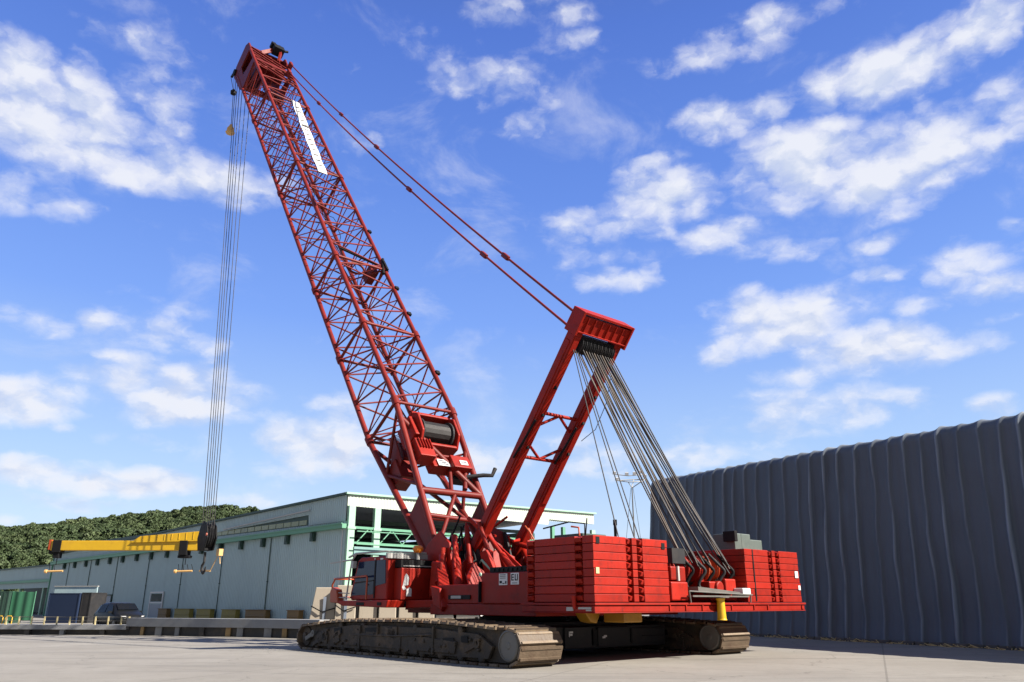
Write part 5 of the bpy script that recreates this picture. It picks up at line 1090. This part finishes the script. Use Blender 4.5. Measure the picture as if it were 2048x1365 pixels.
    for (p, q, r) in (((9.9, 2.2, 4.4), (8.4, 1.3, 2.2), .13), ((9.6, 2.6, 4.8), (8.9, 2.4, 2.0), .10), ((10.0, 5.8, 4.5), (8.5, 5.2, 3.3), .12), ((8.9, 3.2, 4.4), (7.2, 3.4, 2.7), .09)):
        m = K(); m.tube(p, q, r, n=12); m.tube(lerp(p, q, .45), q, r * 1.5, n=12); m.build('ram', 'red', CR)
    m = K(); m.box((9.7, 2.9, 2.5), (10.4, 5.2, 3.9)); m.box((8.9, 3.2, 2.6), (9.4, 4.8, 3.4)); islands(m, 'hydraulic_unit', 'black', CR, .04)
clutter()

# --- operator cab and its walkway
wk = K(); wk.hexa([(10.55, -.55, 1.60), (14.0, -.55, 1.66), (14.0, 1.75, 1.66), (10.55, 1.75, 1.60), (10.45, -.55, 1.88), (14.75, -.55, 1.86), (14.75, 1.75, 1.86), (10.45, 1.75, 1.88)])
wk.hexa([(8.6, .75, 1.62), (10.5, .3, 1.58), (10.5, 1.75, 1.58), (8.6, 1.75, 1.62), (8.5, .75, 1.9), (10.5, .3, 1.87), (10.5, 1.75, 1.87), (8.5, 1.75, 1.9)])
walk = wk.build('cab_walkway', 'red', CR, bevel=.03)
m = K(); m.box((10.46, .25, 1.64), (10.54, .62, 1.84)); m.box((12.2, -.565, 1.68), (12.8, -.551, 1.8)); m.box((10.9, -.565, 1.68), (11.2, -.551, 1.8)); islands(m, 'opening', 'black', walk, 0)
cbm = K()
prof_c = [(10.95, 1.88), (13.72, 1.88), (13.78, 2.15), (13.30, 3.46), (13.05, 3.58), (11.3, 3.58), (10.95, 3.5)]
cbm.prism([(a, -.30, z) for a, z in prof_c], (0, 1.25, 0)); cab = cbm.build('operator_cab', 'red', CR, bevel=.05)
m = K(); m.prism([(11.05, -.318, 2.52), (11.80, -.318, 2.42), (11.80, -.318, 3.42), (11.12, -.318, 3.42)], (0, .016, 0)); m.build('side_window', 'glass', cab)
m = K(); m.prism([(11.93, -.318, 2.66), (13.44, -.318, 2.60), (13.18, -.318, 3.40), (11.93, -.318, 3.42)], (0, .016, 0)); m.prism([(11.95, -.318, 2.10), (13.68, -.318, 2.06), (13.47, -.318, 2.53), (11.95, -.318, 2.62)], (0, .016, 0)); m.build('door_window', 'glass', cab)
m = K(); m.hexa([(13.74, -.22, 2.2), (13.74, .88, 2.2), (13.32, .88, 3.36), (13.32, -.22, 3.36), (13.80, -.22, 2.2), (13.80, .88, 2.2), (13.36, .88, 3.4), (13.36, -.22, 3.4)]); m.build('windscreen', 'glass', cab)
m = K(); m.bar((11.85, -.325, 1.95), (11.85, -.325, 3.45), .05, .04, (0, 1, 0)); m.bar((11.95, -.325, 2.64), (13.4, -.325, 2.56), .04, .04, (0, 1, 0)); m.box((12.3, -.34, 2.45), (12.5, -.315, 2.5)); m.build('door_frame', 'char', cab)
m = K(); m.box((11.3, -.325, 3.44), (11.5, -.30, 3.5)); m.box((11.9, -.325, 3.46), (11.95, -.30, 3.52)); islands(m, 'roof_lamp', 'white', cab, 0)
m = K(); m.path([(13.9, -.4, 3.62), (13.3, -.4, 3.75), (11.0, -.42, 3.74), (10.9, 1.5, 3.72)], .045, 6); m.box((10.86, -.42, 3.48), (10.94, 1.55, 3.68)); m.path([(13.3, -.4, 3.75), (13.5, -.45, 3.5), (14.2, -.5, 3.48)], .04, 6); m.build('roof_guard', 'ltgrey', cab)
m = K(); m.box((10.40, .0, 1.89), (10.94, 1.6, 3.10)); rb = m.build('cab_locker', 'red', CR, bevel=.03)
m = K(); m.box((10.45, .0, 3.12), (10.9, 1.55, 3.42)); m.build('roof_gap_block', 'black', rb)  # black box put in for the dark gap below the roof guard
m = K(); m.box((10.42, .1, 3.16), (10.445, 1.5, 3.2)); m.build('gap_bar', 'ltgrey', rb)
m = K()
for pts in ([(.15, 2.42), (.33, 2.45), (.36, 2.72), (.24, 2.9), (.16, 2.8), (.1, 2.5), (.05, 2.36), (.1, 2.26), (.25, 2.3)], [(.25, 2.28), (.4, 2.36), (.5, 2.3), (.5, 2.02), (.26, 2.02)]): m.prism([(10.385, b, z) for b, z in pts], (.012, 0, 0))
m.build('worn_patch', 'white', rb)
m = K(); m.tube((10.6, 1.66, 1.9), (10.6, 1.66, 3.0), .02)
for k in range(9): m.obox((10.55, 1.7, 1.98 + k * .1), (DA, DB, DZ), (.05, .07, .02))
m.build('hose_coil', 'pgreen', rb)
m = K(); m.tube((10.7, .95, 3.45), (10.7, .95, 3.72), .08, n=10); bc = m.build('beacon_post', 'ltgrey', CR)
m = K(); m.disc((10.7, .95, 3.72), DZ, [(.14, 0), (.2, .08), (.22, .18), (.16, .28)], 16); m.build('beacon', 'amber', bc)
m = K(); 
m.path([(14.85, -.52, 1.9), (14.95, -.54, 2.5), (14.7, -.54, 2.76), (12.2, -.5, 2.82), (12.15, -.5, 2.75), (12.15, -.5, 1.9)], .04, 8); m.path([(14.9, -.5, 2.3), (14.2, -.5, 2.3)], .025, 6); m.path([(14.85, -.52, 2.0), (14.9, .6, 2.0), (14.9, 1.6, 2.0), (14.9, 1.6, 2.75), (14.9, -.5, 2.75)], .035, 8); m.build('hand_rail', 'orange', walk)
m = K(); m.prism([(14.3, -.58, 1.75), (15.0, -.58, 1.8), (15.05, -.58, 2.25), (14.9, -.58, 2.42), (14.5, -.58, 2.3)], (0, .3, 0)); m.build('toe_box', 'orange', walk, bevel=.04)
m = K(); m.tube((13.9, -.42, 1.9), (13.55, -.45, 3.5), .035, n=8); m.bar((13.55, -.45, 3.5), (15.3, -.5, 3.42), .05); m.obox((13.3, -.5, 3.3), (DA, DB, DZ), (.1, .08, .14)); m.tube((13.6, -.45, 2.15), (15.0, -.5, 2.2), .02); m.tube((13.6, -.45, 1.98), (15.0, -.5, 2.0), .02); m.build('mirror_pole', 'ltgrey', walk)
